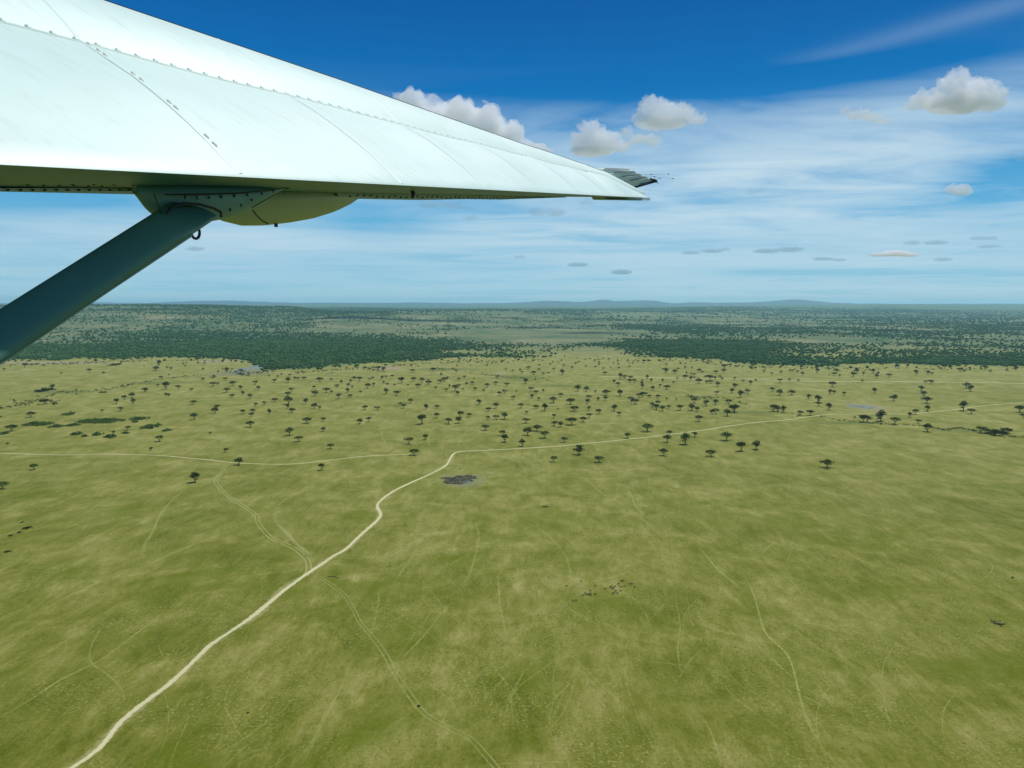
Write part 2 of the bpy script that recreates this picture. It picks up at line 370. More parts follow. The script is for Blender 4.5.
# ------------------------------------------------------------------ tracks on the plain
def mat_track(name, col, edge=.35, fade=.0, patch=.5, ruts=False, ends=False):
    b = N(name); P = b.n('ShaderNodeNewGeometry').outputs['Position']
    uv = b.n('ShaderNodeUVMap'); uv.uv_map = 'UVMap'; sep = b.n('ShaderNodeSeparateXYZ'); b.put(sep.inputs[0], uv.outputs[0])
    v = b.math('ABSOLUTE', b.math('SUBTRACT', sep.outputs[1], .5)); v = b.math('MULTIPLY', v, 2.0)
    if ruts: v = b.math('ABSOLUTE', b.math('MULTIPLY', b.math('SUBTRACT', v, .55), 2.2))
    nz = b.noise(P, .35, 5, .7); nb = b.noise(P, .025, 4, .6)
    m = b.math('SUBTRACT', b.math('ADD', b.math('SUBTRACT', 1.0, v), b.math('MULTIPLY', b.math('SUBTRACT', nz, .5), 1.6*edge)), edge*.55)
    m = b.ramp(m, [(.12, 0), (.38, 1)])
    m = b.math('MULTIPLY', m, b.ramp(nb, [(.5-patch*.28, 1-patch), (.56, 1)]))
    m = b.math('MULTIPLY', m, 1-fade)
    if ends: m = b.math('MULTIPLY', m, b.ramp(b.math('ABSOLUTE', b.math('SUBTRACT', sep.outputs[0], .5)), [(.22, 1), (.5, 0)]))
    c = b.mix(b.noise(P, .8, 5, .7), tuple(x*.80 for x in col), tuple(min(.9, x*1.15) for x in col))
    c = b.mix(b.math('SUBTRACT', 1.0, m), c, tuple(min(1, q+g_) for q, g_ in zip(col, (.175, .195, .035))))   # thin edges lightened in colour to offset the shade the ribbon casts beneath
    d = b.n('ShaderNodeBsdfDiffuse'); b.put(d.inputs[0], c); t = b.n('ShaderNodeBsdfTransparent')
    mx = b.n('ShaderNodeMixShader'); b.put(mx.inputs[0], m); b.put(mx.inputs[1], t.outputs[0]); b.put(mx.inputs[2], d.outputs[0])
    return b.out(mx.outputs[0])
def smooth_line(pts, step=6.0):
    P = [gnd(*p) for p in pts]; P = [2*P[0]-P[1]]+P+[2*P[-1]-P[-2]]; out = []
    for i in range(1, len(P)-2):
        L = (P[i+1]-P[i]).length; n = max(2, int(L/step))
        for k in range(n):
            t = k/n; a, b_, c, d = P[i-1], P[i], P[i+1], P[i+2]
            out.append(.5*((2*b_)+(c-a)*t+(2*a-5*b_+4*c-d)*t*t+(3*b_-a-3*c+d)*t**3))
    out.append(P[-2]); return out
def ribbon(name, pts, w, mat, z, wob=.15, w2=None):
    L = smooth_line(pts); V = []; UV = []; s = 0
    for i, p in enumerate(L):
        d = (L[min(i+1, len(L)-1)]-L[max(i-1, 0)]); d.z = 0; d.normalize(); nn = Vector((-d.y, d.x, 0))
        if i: s += (p-L[i-1]).length; tot = s
        ww = w+((w2 or w)-w)*i/len(L)
        ww *= 1+wob*2*(noise.noise(Vector((s*.03, w, 0)))); c = nn*noise.noise(Vector((s*.02, 5, w)))*ww*.25
        for k, u in enumerate((-1, 1)):
            q = p+c+nn*ww*.5*u; V.append((q.x, q.y, z)); UV.append((i/(len(L)-1), (u+1)/2))
    Fc = [(2*i, 2*i+2, 2*i+3, 2*i+1) for i in range(len(L)-1)]
    me = mesh(name, V, Fc); uvl = me.uv_layers.new(name='UVMap')
    for lp in me.loops: uvl.data[lp.index].uv = UV[lp.vertex_index]
    o = link(name, me, mat); tag(o, kind='structure'); return o
MAIN = [(40, 786), (72.5, 768), (100, 748.5), (120, 723.5), (140, 706), (170, 683.5), (197.5, 658.5), (212.5, 643.5), (237.5, 627), (256, 614.5), (281, 592.5), (306, 575), (331, 557.5), (348.5, 547.5), (366, 530), (380, 516), (378, 504), (396, 490), (426, 476), (446, 465), (453.5, 454), (463.5, 451)]
road_c = (.56, .53, .30)
ribbon('dirt_road', MAIN, 6.2, mat_track('pale dirt', road_c, .5, 0, .08), .09, .2)
ribbon('dirt_road_verge', MAIN, 15, mat_track('worn verge', (.40, .385, .20), .8, .55, .7), .04, .3)
thin = mat_track('pale thin track', (.52, .50, .27), .4, .0, .15)
ribbon('dirt_road', [(462, 451.2), (480, 450.5), (512, 449), (560, 446), (590, 443), (640, 438), (665, 435), (700, 430.5), (730, 426), (760, 422), (780, 420.5), (800, 418), (815, 416), (830, 414.5), (860, 414), (905, 414), (925, 412.5), (945, 410.5), (960, 409), (985, 405.5), (1005, 404), (1024, 403.3), (1080, 401)], 7.0, thin, .05)
ribbon('dirt_track', [(-60, 452.5), (0, 453), (15, 453.5), (60, 455), (100, 454), (150, 455), (200, 459), (240, 463), (290, 464), (330, 460), (370, 456), (410, 454)], 5.6, mat_track('pale left track', (.50, .48, .26), .4, .0, .2), .05)
ribbon('dirt_track', [(600, 376.5), (635, 377), (680, 378), (740, 379), (800, 381), (860, 381.5), (940, 382), (1024, 383.5), (1080, 385)], 16, mat_track('far track', (.56, .52, .31), .4, .0, .15), .05)
rut = mat_track('twin ruts', (.36, .365, .15), .6, .3, .5, True)
ribbon('wheel_track', [(226, 466), (222, 471), (216, 481), (222, 491), (232, 499), (243, 506), (256, 515), (259, 523), (270, 538), (283, 543), (297, 550), (307, 560), (309, 570), (305, 576)], 6.0, rut, .06, .1)
ribbon('wheel_track', [(273, 512), (277, 522), (284, 532), (298, 545), (310, 556), (317, 567)], 12, mat_track('wide worn ruts', (.36, .36, .16), .9, .5, .7, ends=True), .06, .3)
ribbon('wheel_track', [(314, 574), (340, 592), (352, 607), (360, 623), (376, 642), (386, 655), (392, 668), (400, 682), (412, 700), (425, 715), (450, 729), (470, 738), (482, 750), (498, 768), (510, 790)], 4.6, mat_track('lower ruts', (.32, .33, .13), .8, .45, .7, True), .06, .1)
faint = mat_track('faint trail', (.36, .37, .13), .9, .62, .7, ends=True)
pale = mat_track('pale game trail', (.40, .41, .16), .9, .45, .6, ends=True)
for pts, w, m in (
    ([(-10, 724), (30, 700), (60, 680), (95, 663), (112, 652), (135, 635), (165, 612)], 2.2, pale),
    ([(262, 521), (230, 531), (180, 550), (140, 568), (100, 582), (60, 600), (20, 622)], 4, faint),
    ([(137, 565), (143, 545), (150, 535), (160, 515), (178, 495), (200, 480)], 5, faint),
    ([(125, 712), (122, 690), (108, 675), (92, 664), (90, 650), (100, 630), (110, 615)], 2.0, faint),
    ([(740, 570), (752, 590), (758, 608), (762, 625), (768, 636), (788, 655), (795, 675), (800, 695), (806, 715), (817, 740), (840, 770)], 2.4, pale),
    ([(768, 655), (782, 668), (795, 680)], 2, pale),
    ([(570, 465), (585, 478), (598, 490), (615, 501), (630, 510), (655, 530), (670, 545), (685, 555), (697, 566)], 4, faint),
    ([(625, 485), (632, 498), (637, 508), (650, 520)], 2.6, pale),
    ([(700, 548), (712, 563), (722, 573), (735, 584), (745, 592)], 2.4, pale),
    ([(865, 675), (875, 685), (885, 698)], 1.5, pale),
    ([(963, 628), (980, 637), (995, 650)], 1.5, faint),
    ([(463, 451), (458, 443), (465, 435), (468, 425)], 4, faint),
    ([(512, 449), (515, 440), (510, 425), (512, 405), (500, 390)], 5, faint),
    ([(384, 496), (378, 484), (372, 478)], 4, faint),
    ([(275, 512), (285, 500), (310, 488), (325, 478)], 3, pale),
    ([(220, 468), (214, 461), (205, 452), (192, 440)], 3, faint),
    ([(355, 655), (345, 680), (332, 705), (318, 735), (300, 768)], 3.4, faint),
    ([(395, 665), (420, 640), (440, 615), (455, 600)], 2.2, faint),
    ([(290, 768), (310, 745), (330, 700)], 2.2, faint),
    ([(475, 520), (479, 540), (472, 565), (462, 590)], 3.4, faint),
    ([(497, 575), (500, 600), (504, 625), (506, 645)], 2.4, faint),
    ([(380, 590), (378, 605), (375, 620), (372, 630)], 2, faint),
    ([(420, 545), (410, 560), (398, 578), (390, 590)], 3.4, faint),
    ([(520, 520), (540, 530), (560, 548), (570, 570), (572, 590)], 3, faint),
    ([(676, 600), (680, 625), (678, 650), (682, 680)], 2, faint),
    ([(700, 713), (712, 735), (722, 768)], 1.8, faint),
    ([(877, 403.5), (884, 405), (890, 408), (898, 411), (905, 413.5)], 6, pale),
    ([(889, 407), (910, 407), (935, 407.6)], 5, faint),
    ([(560, 600), (585, 585), (620, 575), (650, 560)], 3, faint),
    ([(610, 490), (650, 500), (680, 505)], 3, faint),
    ([(380, 425), (384, 440), (390, 452)], 5, faint),
    ([(435, 452), (428, 440), (436, 428)], 4, faint),
    ([(266, 390), (290, 384), (300, 378)], 6, faint),
    ([(760, 555), (772, 545), (783, 541)], 3, faint)):
    ribbon('game_trail', pts, w*1.5, m, .05+.001*random.random(), .3)

def trail_web():
    """the dense web of faint paths the grazing herds have worn"""
    rs = random.Random(21); V = []; Fc = []; UV = []
    for k in range(230):
        near = k < 150
        px = rs.uniform(150, 1000) if rs.random() < .8 else rs.uniform(0, 1024); py = rs.uniform(500, 790) if near else rs.uniform(420, 520)
        p = gnd(px, py); tgt = gnd(rs.choice((459, 600, 380, 700)), rs.choice((470, 430, 520)))
        a = math.atan2(tgt.y-p.y, tgt.x-p.x)+rs.gauss(0, .35); L = rs.uniform(40, 170)*(1 if near else 2.2); n = int(L/4); w = rs.uniform(.8, 1.8)*(1 if near else 1.8)
        pts = []; cur = 0
        for i in range(n):
            cur = cur*.86+rs.gauss(0, .040); a += cur*.5; p = p+Vector((math.cos(a), math.sin(a), 0))*4; pts.append(p.copy())
        z = .02+.0001*k; b0 = len(V)
        for i, q in enumerate(pts):
            d = (pts[min(i+1, n-1)]-pts[max(i-1, 0)]).normalized(); nn = Vector((-d.y, d.x, 0))
            for u in (-1, 1): V.append((q.x+nn.x*w*.5*u, q.y+nn.y*w*.5*u, z)); UV.append((i/(n-1), (u+1)/2))
        Fc += [(b0+2*i, b0+2*i+2, b0+2*i+3, b0+2*i+1) for i in range(n-1)]
    me = mesh('game_trails', V, Fc); uvl = me.uv_layers.new(name='UVMap')
    for lp in me.loops: uvl.data[lp.index].uv = UV[lp.vertex_index]
    tag(link('game_trails', me, mat_track('web of trails', (.37, .375, .14), 1.0, .56, .7, ends=True)), kind='structure')
trail_web()

# ------------------------------------------------------------------ patches: ponds, mud, bare soil
def patch(name, cx, cy, wpx, hpx, mat, z, seed, rough=.28, kind='structure', n=72):
    c = gnd(cx, cy); e = gnd(cx+wpx/2, cy)-c; rx = e.x; ry = abs(gnd(cx, cy-hpx/2).y-gnd(cx, cy+hpx/2).y)/2
    V = [(c.x, c.y, z)]
    for i in range(n):
        a = 2*math.pi*i/n; k = 1+rough*2*noise.fractal(Vector((math.cos(a)*1.6, math.sin(a)*1.6, seed*3.3)), 1, 2, 4)
        V.append((c.x+rx*k*math.cos(a), c.y+ry*k*math.sin(a), z))
    Fc = [(0, 1+i, 1+(i+1) % n) for i in range(n)]
    o = link(name, mesh(name, V, Fc), mat); tag(o, kind=kind); return o
def mat_mud():
    b = N('trampled wet mud'); P = b.n('ShaderNodeNewGeometry').outputs['Position']
    n1 = b.noise(P, .25, 6, .7, 1.0)
    c = b.ramp(n1, [(.36, (.014, .015, .009)), (.48, (.036, .036, .022)), (.56, (.11, .11, .07)), (.66, (.21, .21, .13))])
    p = b.n('ShaderNodeBsdfPrincipled'); b.put(p.inputs['Base Color'], c); p.inputs['Roughness'].default_value = .9; p.inputs['Specular IOR Level'].default_value = .02
    return b.out(p.outputs[0])
def mat_water(name, col, rough):
    b = N(name); P = b.n('ShaderNodeNewGeometry').outputs['Position']
    c = b.mix(b.ramp(b.noise(P, .08, 4), [(.4, 0), (.6, 1)]), col, tuple(x*1.8 for x in col))
    p = b.n('ShaderNodeBsdfPrincipled'); b.put(p.inputs['Base Color'], c); p.inputs['Roughness'].default_value = rough; p.inputs['Specular IOR Level'].default_value = .12
    bp = b.n('ShaderNodeBump'); bp.inputs['Strength'].default_value = .3; b.put(bp.inputs['Height'], b.noise(P, .8, 3)); b.put(p.inputs['Normal'], bp.outputs[0])
    return b.out(p.outputs[0])
def mat_soil(name, col, soft=.6):
    b = N(name); tc = b.n('ShaderNodeTexCoord').outputs['Generated']; P = b.n('ShaderNodeNewGeometry').outputs['Position']
    sub = b.n('ShaderNodeVectorMath', operation='SUBTRACT'); b.put(sub.inputs[0], tc); sub.inputs[1].default_value = (.5, .5, 0)
    sp = b.n('ShaderNodeSeparateXYZ'); b.put(sp.inputs[0], sub.outputs[0])
    ln = b.math('SQRT', b.math('ADD', b.math('POWER', b.math('ABSOLUTE', sp.outputs[0]), 2.0), b.math('POWER', b.math('ABSOLUTE', sp.outputs[1]), 2.0)))
    m = b.math('SUBTRACT', 1.0, b.math('MULTIPLY', ln, 2.1)); m = b.math('ADD', m, b.math('MULTIPLY', b.math('SUBTRACT', b.noise(P, .05, 5, .7), .5), 1.6))
    m = b.ramp(m, [(.1, 0), (.1+soft, 1)])
    cc = b.mix(b.noise(P, .1, 5), tuple(x*.8 for x in col), tuple(x*1.2 for x in col)); cc = b.mix(b.math('SUBTRACT', 1.0, m), cc, tuple(x+g_ for x, g_ in zip(col, (.23, .24, .07))))
    d = b.n('ShaderNodeBsdfDiffuse'); b.put(d.inputs[0], cc)
    mx = b.n('ShaderNodeMixShader'); b.put(mx.inputs[0], m); b.put(mx.inputs[1], b.n('ShaderNodeBsdfTransparent').outputs[0]); b.put(mx.inputs[2], d.outputs[0])
    return b.out(mx.outputs[0])
soil = mat_soil('bare soil', (.27, .26, .15)); soilg = mat_soil('grey wet ground', (.17, .185, .12), .8); damp = mat_soil('damp grass', (.125, .155, .048), 1.1)
patch('bare_soil', 462, 480, 66, 17, soilg, .015, 1)
patch('waterhole_mud', 459, 479, 34, 8.5, mat_mud(), .030, 2, .3)
patch('waterhole_water', 467, 482, 10, 2.0, mat_water('muddy water', (.09, .10, .075), .6), .045, 3, .4)
patch('bare_soil', 868, 406.6, 60, 9, soil, .015, 4)
patch('pond_water', 860.5, 406.4, 23, 4.2, mat_water('pond water', (.105, .125, .10), .7), .035, 5, .25)
patch('bare_soil', 240, 373, 80, 8, soilg, .02, 6)
patch('pond_water', 256, 367.5, 26, 6.5, mat_water('grey pond water', (.13, .155, .12), .6), .04, 7, .3)
patch('bare_soil', 502, 373.4, 17, 3.2, soil, .02, 8)
patch('bare_soil', 392, 368, 40, 6, mat_soil('reddish soil', (.30, .24, .16)), .02, 9)
for (cx, cy, w, h) in ((440, 369, 90, 4), (60, 392, 110, 6), (150, 383, 110, 4), (520, 378, 80, 7), (560, 386, 60, 4), (760, 412, 90, 5), (850, 423, 120, 5), (975, 431, 110, 6), (700, 397, 60, 4)):
    patch('damp_grass', cx, cy, w, h, damp, .01, cx)
patch('pale_grass', 60, 363, 160, 4, soil, .012, 31); patch('pale_grass', 220, 361.5, 60, 4, soil, .013, 32)
# ------------------------------------------------------------------ acacias: proto trees with trunk and crown
LEAVES = [mat_leaf('acacia leaves dark', (.016, .032, .008), (.044, .074, .018), .4),
          mat_leaf('acacia leaves green', (.024, .062, .012), (.068, .130, .028), .4),
          mat_leaf('acacia leaves grey', (.055, .070, .045), (.105, .125, .080), .4)]
BARK = plain('acacia bark', (.07, .055, .038), .9, .3, 2)
def tube(V, Fc, pts, rad, n=6):
    base = len(V)
    for i, p in enumerate(pts):
        d = (pts[min(i+1, len(pts)-1)]-pts[max(i-1, 0)]).normalized()
        u = d.cross(Vector((.31, .17, .9) if abs(d.z) < .9 else (1, 0, 0))).normalized(); w = d.cross(u)
        for k in range(n):
            a = 2*math.pi*k/n; V.append(p+u*math.cos(a)*rad[i]+w*math.sin(a)*rad[i])
    for i in range(len(pts)-1):
        for k in range(n):
            Fc.append((base+i*n+k, base+i*n+(k+1) % n, base+(i+1)*n+(k+1) % n, base+(i+1)*n+k))
    Fc.append(tuple(base+k for k in range(n))[::-1]); Fc.append(tuple(base+(len(pts)-1)*n+k for k in range(n)))
def crown_mesh(lobes, nleaf, leaf, rs):
    V = []; Fc = []
    for (cx, cy, cz, rx, rz) in lobes:
        for k in range(int(nleaf*rx*rx/10)):
            while True:
                p = Vector((rs.uniform(-1, 1), rs.uniform(-1, 1), rs.uniform(-.75, 1)))
                if .30 < p.length < 1: break
            c = Vector((cx+p.x*rx, cy+p.y*rx, cz+p.z*rz)); s = leaf*rs.uniform(.6, 1.25)
            nn = Vector((p.x*.6+rs.uniform(-.7, .7), p.y*.6+rs.uniform(-.7, .7), rs.uniform(.1, 1.2))).normalized()
            u = nn.cross(Vector((rs.uniform(-1, 1), rs.uniform(-1, 1), .1))).normalized(); w = nn.cross(u)
            b0 = len(V); m = 5
            for q in range(m):
                a = 2*math.pi*q/m; rr = s*rs.uniform(.7, 1.1); V.append(c+u*math.cos(a)*rr+w*math.sin(a)*rr*.8)
            Fc.append(tuple(range(b0, b0+m)))
    return V, Fc
def proto(kind, seed):
    """unit tree, crown about 10 m wide; origin at the foot"""
    rs = random.Random(seed); V = []; Fc = []
    flat = kind in ('flat', 'twin')
    hz = {'flat': 4.1, 'twin': 3.9, 'round': 3.7, 'tall': 4.4, 'small': 3.9}[kind]
    fork = Vector((rs.uniform(-.3, .3), rs.uniform(-.3, .3), hz*.48))
    tube(V, Fc, [Vector((0, 0, -.15)), Vector((fork.x*.3, fork.y*.5, hz*.2)), fork], [.50, .36, .30])
    lobes = []; nl = {'flat': 6, 'twin': 7, 'round': 5, 'tall': 6, 'small': 5}[kind]
    for i in range(nl):
        a = 2*math.pi*i/nl+rs.uniform(-.4, .4); rad = (2.9 if flat else 2.2)*rs.uniform(.75, 1.15)
        if kind == 'twin': rad *= 1.1
        z = hz+rs.uniform(-.35, .5)+(rs.uniform(0, 1.2) if kind in ('tall', 'round') else 0)
        tip = Vector((math.cos(a)*rad, math.sin(a)*rad, z))
        tube(V, Fc, [fork*.98, fork.lerp(tip, .5)+Vector((0, 0, -.35)), tip], [.17, .11, .04], 5)
        lobes.append((tip.x, tip.y, z+.2, rs.uniform(1.7, 2.4), rs.uniform(1.0, 1.45) if flat else rs.uniform(1.3, 1.9)))
    lobes.append((rs.uniform(-.4, .4), rs.uniform(-.4, .4), hz+(1.1 if flat else 1.7), 2.7, 1.25 if flat else 1.7))
    if kind == 'tall': lobes.append((.5, .2, hz+2.9, 2.0, 1.5)); lobes.append((-1.2, .4, hz-1.9, 1.5, .9))
    CV, CF = crown_mesh(lobes, 120 if flat else 140, .42, rs)
    return mesh('trunk', V, Fc), mesh('crown', CV, CF)
PROTO = []
for li in range(3):
    for k, kind in enumerate(('flat', 'twin', 'round', 'flat', 'tall', 'small')):
        tr, cr = proto(kind, 50+k*7+li*31)
        tr.materials.append(BARK); cr.materials.append(LEAVES[li]); PROTO.append((kind, li, tr, cr))
# position of every tree's foot, read tile by tile (x, y, crown width in tile pixels, 6.4 per photo pixel)
T = {0: '26,132,25 160,112,35 283,105,22 70,105,20 205,102,22 440,115,12 392,155,20 572,142,36 662,155,24 923,108,12 998,130,36 1015,100,20 338,250,50 240,300,12 165,335,20 288,345,45 350,360,35 925,268,40 935,210,20 822,230,20 490,285,10 746,345,42 797,318,40 845,305,40 853,345,44 655,398,28 772,390,35 198,430,52 76,518,62 5,435,14 48,608,20 965,640,25 218,765,50 817,512,34 727,540,30 18,888,60 1248,845,62',
 144: '76,132,38 97,98,30 148,120,26 173,128,26 253,95,25 264,108,18 345,90,26 388,92,22 378,130,26 107,182,26 160,165,18 13,268,28 90,235,26 142,250,48 221,250,32 304,262,28 140,295,26 158,300,35 377,195,28 442,232,45 473,225,28 448,180,30 520,195,35 475,145,20 530,140,40 562,130,20 590,145,18 622,150,35 505,130,18 665,155,15 725,155,22 570,230,42 530,270,42 563,305,34 618,252,36 632,288,32 678,312,48 713,222,38 732,257,36 716,362,36 770,350,32 838,332,40 836,208,34 858,178,24 802,172,20 880,162,20 932,168,24 923,208,42 965,188,26 985,190,30 943,265,36 920,298,42 925,345,52 918,375,35 948,402,44 319,348,42 322,445,52 470,375,40 455,408,55 634,410,40 803,412,36 696,402,42 688,425,34 683,494,52 425,538,18 523,655,36 608,735,70 100,585,58 932,545,56 993,585,60 45,640,28',
 288: '103,192,34 203,205,42 278,198,30 341,215,30 166,248,30 312,240,30 245,272,48 278,278,28 176,295,42 156,278,20 325,312,38 397,305,32 381,275,34 386,235,34 411,245,26 400,208,26 424,192,36 458,200,36 464,275,26 510,245,46 549,232,28 521,195,24 541,188,30 603,190,30 628,180,26 612,215,22 636,228,26 682,232,24 666,175,28 728,212,48 709,190,18 627,280,42 695,292,44 768,230,20 803,200,34 831,240,40 858,210,46 898,200,20 899,222,36 973,212,32 1000,202,36 946,252,28 1015,265,30 375,120,20 415,130,14 522,130,26 573,130,40 612,135,50 795,145,36 930,135,50 980,160,18 190,130,25 115,345,44 170,375,44 203,378,30 493,382,44 572,385,34 785,340,40 718,355,32 741,372,36 884,380,36 955,375,38 951,435,48 857,472,72 226,458,32 228,520,42 122,468,58 460,472,42 518,458,34 274,632,44 773,600,50 880,572,50 806,672,52 216,768,44',
 432: '112,240,24 100,188,26 60,165,20 172,195,30 208,180,28 171,238,32 198,255,20 148,262,46 164,288,32 222,225,30 257,222,38 275,258,32 160,110,18 155,142,26 248,102,12 353,105,22 384,90,18 268,190,18 353,240,42 407,222,32 332,268,26 431,290,36 465,275,36 478,232,36 474,130,20 516,138,20 418,180,30 564,135,26 576,152,28 617,122,30 598,215,42 650,158,32 683,132,28 711,160,26 747,155,20 686,100,18 757,98,18 780,128,28 775,82,18 843,105,26 895,122,26 834,158,34 984,112,26 920,92,25 940,82,22 808,82,14 300,350,38 409,372,42 361,392,34 358,445,38 237,428,34 410,445,42 463,442,58 181,430,46 170,468,50 106,472,48 342,513,48 519,318,36 540,270,20 632,262,32 666,280,38 712,270,24 640,308,34 683,322,32 570,370,40 666,375,32 606,408,28 722,388,50 776,338,48 825,300,36 934,262,48 988,265,44 885,348,50 911,392,62 1004,315,40 808,385,20 780,435,40 783,485,44 822,492,46 895,478,70 968,460,40 1005,435,40 600,468,52 673,518,56 613,545,62 722,562,64 452,548,44 467,588,48 577,615,44 847,590,40 941,642,54 941,668,66 780,714,48 995,345,38 1005,385,36',
 576: '186,160,34 120,75,20 125,115,24 147,85,22 147,100,28 175,125,20 222,118,16 275,122,20 240,90,18 210,65,25 270,95,30 268,75,20 332,75,24 342,112,18 363,90,26 397,80,24 432,88,14 340,90,14 285,185,36 312,185,34 348,188,36 345,210,34 375,208,30 456,185,32 482,205,30 424,205,20 421,225,30 425,245,32 244,212,28 270,232,38 493,258,30 538,238,28 555,205,24 580,252,42 623,215,24 648,190,22 557,130,20 576,148,38 578,98,20 564,70,28 632,150,34 652,128,24 668,95,26 697,120,22 698,95,20 707,155,20 697,185,38 743,118,20 738,158,22 757,165,26 735,195,30 755,185,24 788,142,34 808,150,28 785,215,50 828,180,30 858,195,44 835,215,30 862,215,34 890,190,28 895,150,32 945,145,34 950,120,35 905,232,38 922,180,28 935,192,26 900,285,36 998,275,44 1015,232,30 1016,190,22 193,290,56 187,322,40 281,295,46 142,325,30 123,272,24 352,330,40 378,345,48 403,305,36 425,300,40 445,290,30 468,305,30 523,312,36 524,350,40 490,370,36 515,382,44 555,390,50 592,375,34 580,320,20 642,320,18 666,385,42 737,310,20 757,338,50 742,388,52 776,395,34 785,455,54 834,358,50 893,350,42 975,345,36 245,390,42 277,420,32 146,410,42 870,410,34 893,408,50 968,422,60 1005,390,40 458,520,66 328,565,50 583,590,56 596,545,40 700,602,74 760,555,46 963,578,66 562,675,52 148,718,54 862,680,58',
 720: '227,125,26 280,145,22 332,158,24 390,150,28 447,140,26 462,140,26 495,145,24 520,130,30 527,165,32 560,118,12 622,148,34 590,125,30 615,122,30 698,165,16 728,165,30 747,145,36 765,172,24 853,170,40 876,150,36 918,160,28 958,135,22 910,205,26 980,150,30 1003,178,38 1010,160,30 148,205,26 195,222,34 228,202,24 382,208,34 445,200,28 502,205,26 336,265,40 97,240,34 175,278,40 133,300,54 382,290,44 458,288,48 568,312,40 719,235,50 705,282,34 730,280,32 794,290,32 988,275,40 625,335,48 632,358,40 697,382,52 345,392,58 368,394,48 405,398,48 513,418,44 575,418,46 92,398,60 232,635,64 135,645,72 685,752,82 915,460,64 942,460,56 862,438,20 1015,440,40',
 864: '162,175,36 331,158,38 409,158,32 434,158,28 515,118,50 615,140,42 642,142,24 677,125,24 464,100,30 772,125,44 807,145,30 973,130,32 428,218,44 393,212,30 366,262,46 382,298,42 402,340,56 405,392,42 189,325,52 200,310,30 655,245,50 683,265,42 634,388,64 688,408,52 327,412,40 107,455,64 197,475,60 350,470,36 293,430,40 405,522,66 745,530,50 785,535,50 830,545,64 910,540,60 885,548,40 995,398,68 1018,435,40'}
RAW = []
for x0, s in T.items():
    for it in s.split():
        a, c, w = map(float, it.split(',')); RAW.append((x0+a/6.4, 350+c/6.4, w/6.4))
RAW = sorted(set(RAW), key=lambda t: -t[2])
ROADY = [(0, 453), (100, 454), (200, 459), (290, 464), (410, 454), (512, 449), (590, 443), (665, 435), (760, 422), (830, 414.5), (905, 414), (960, 409), (1024, 403)]
def landmark(px, py):
    ry = np.interp(px, [a for a, _ in ROADY], [c for _, c in ROADY])
    return ry
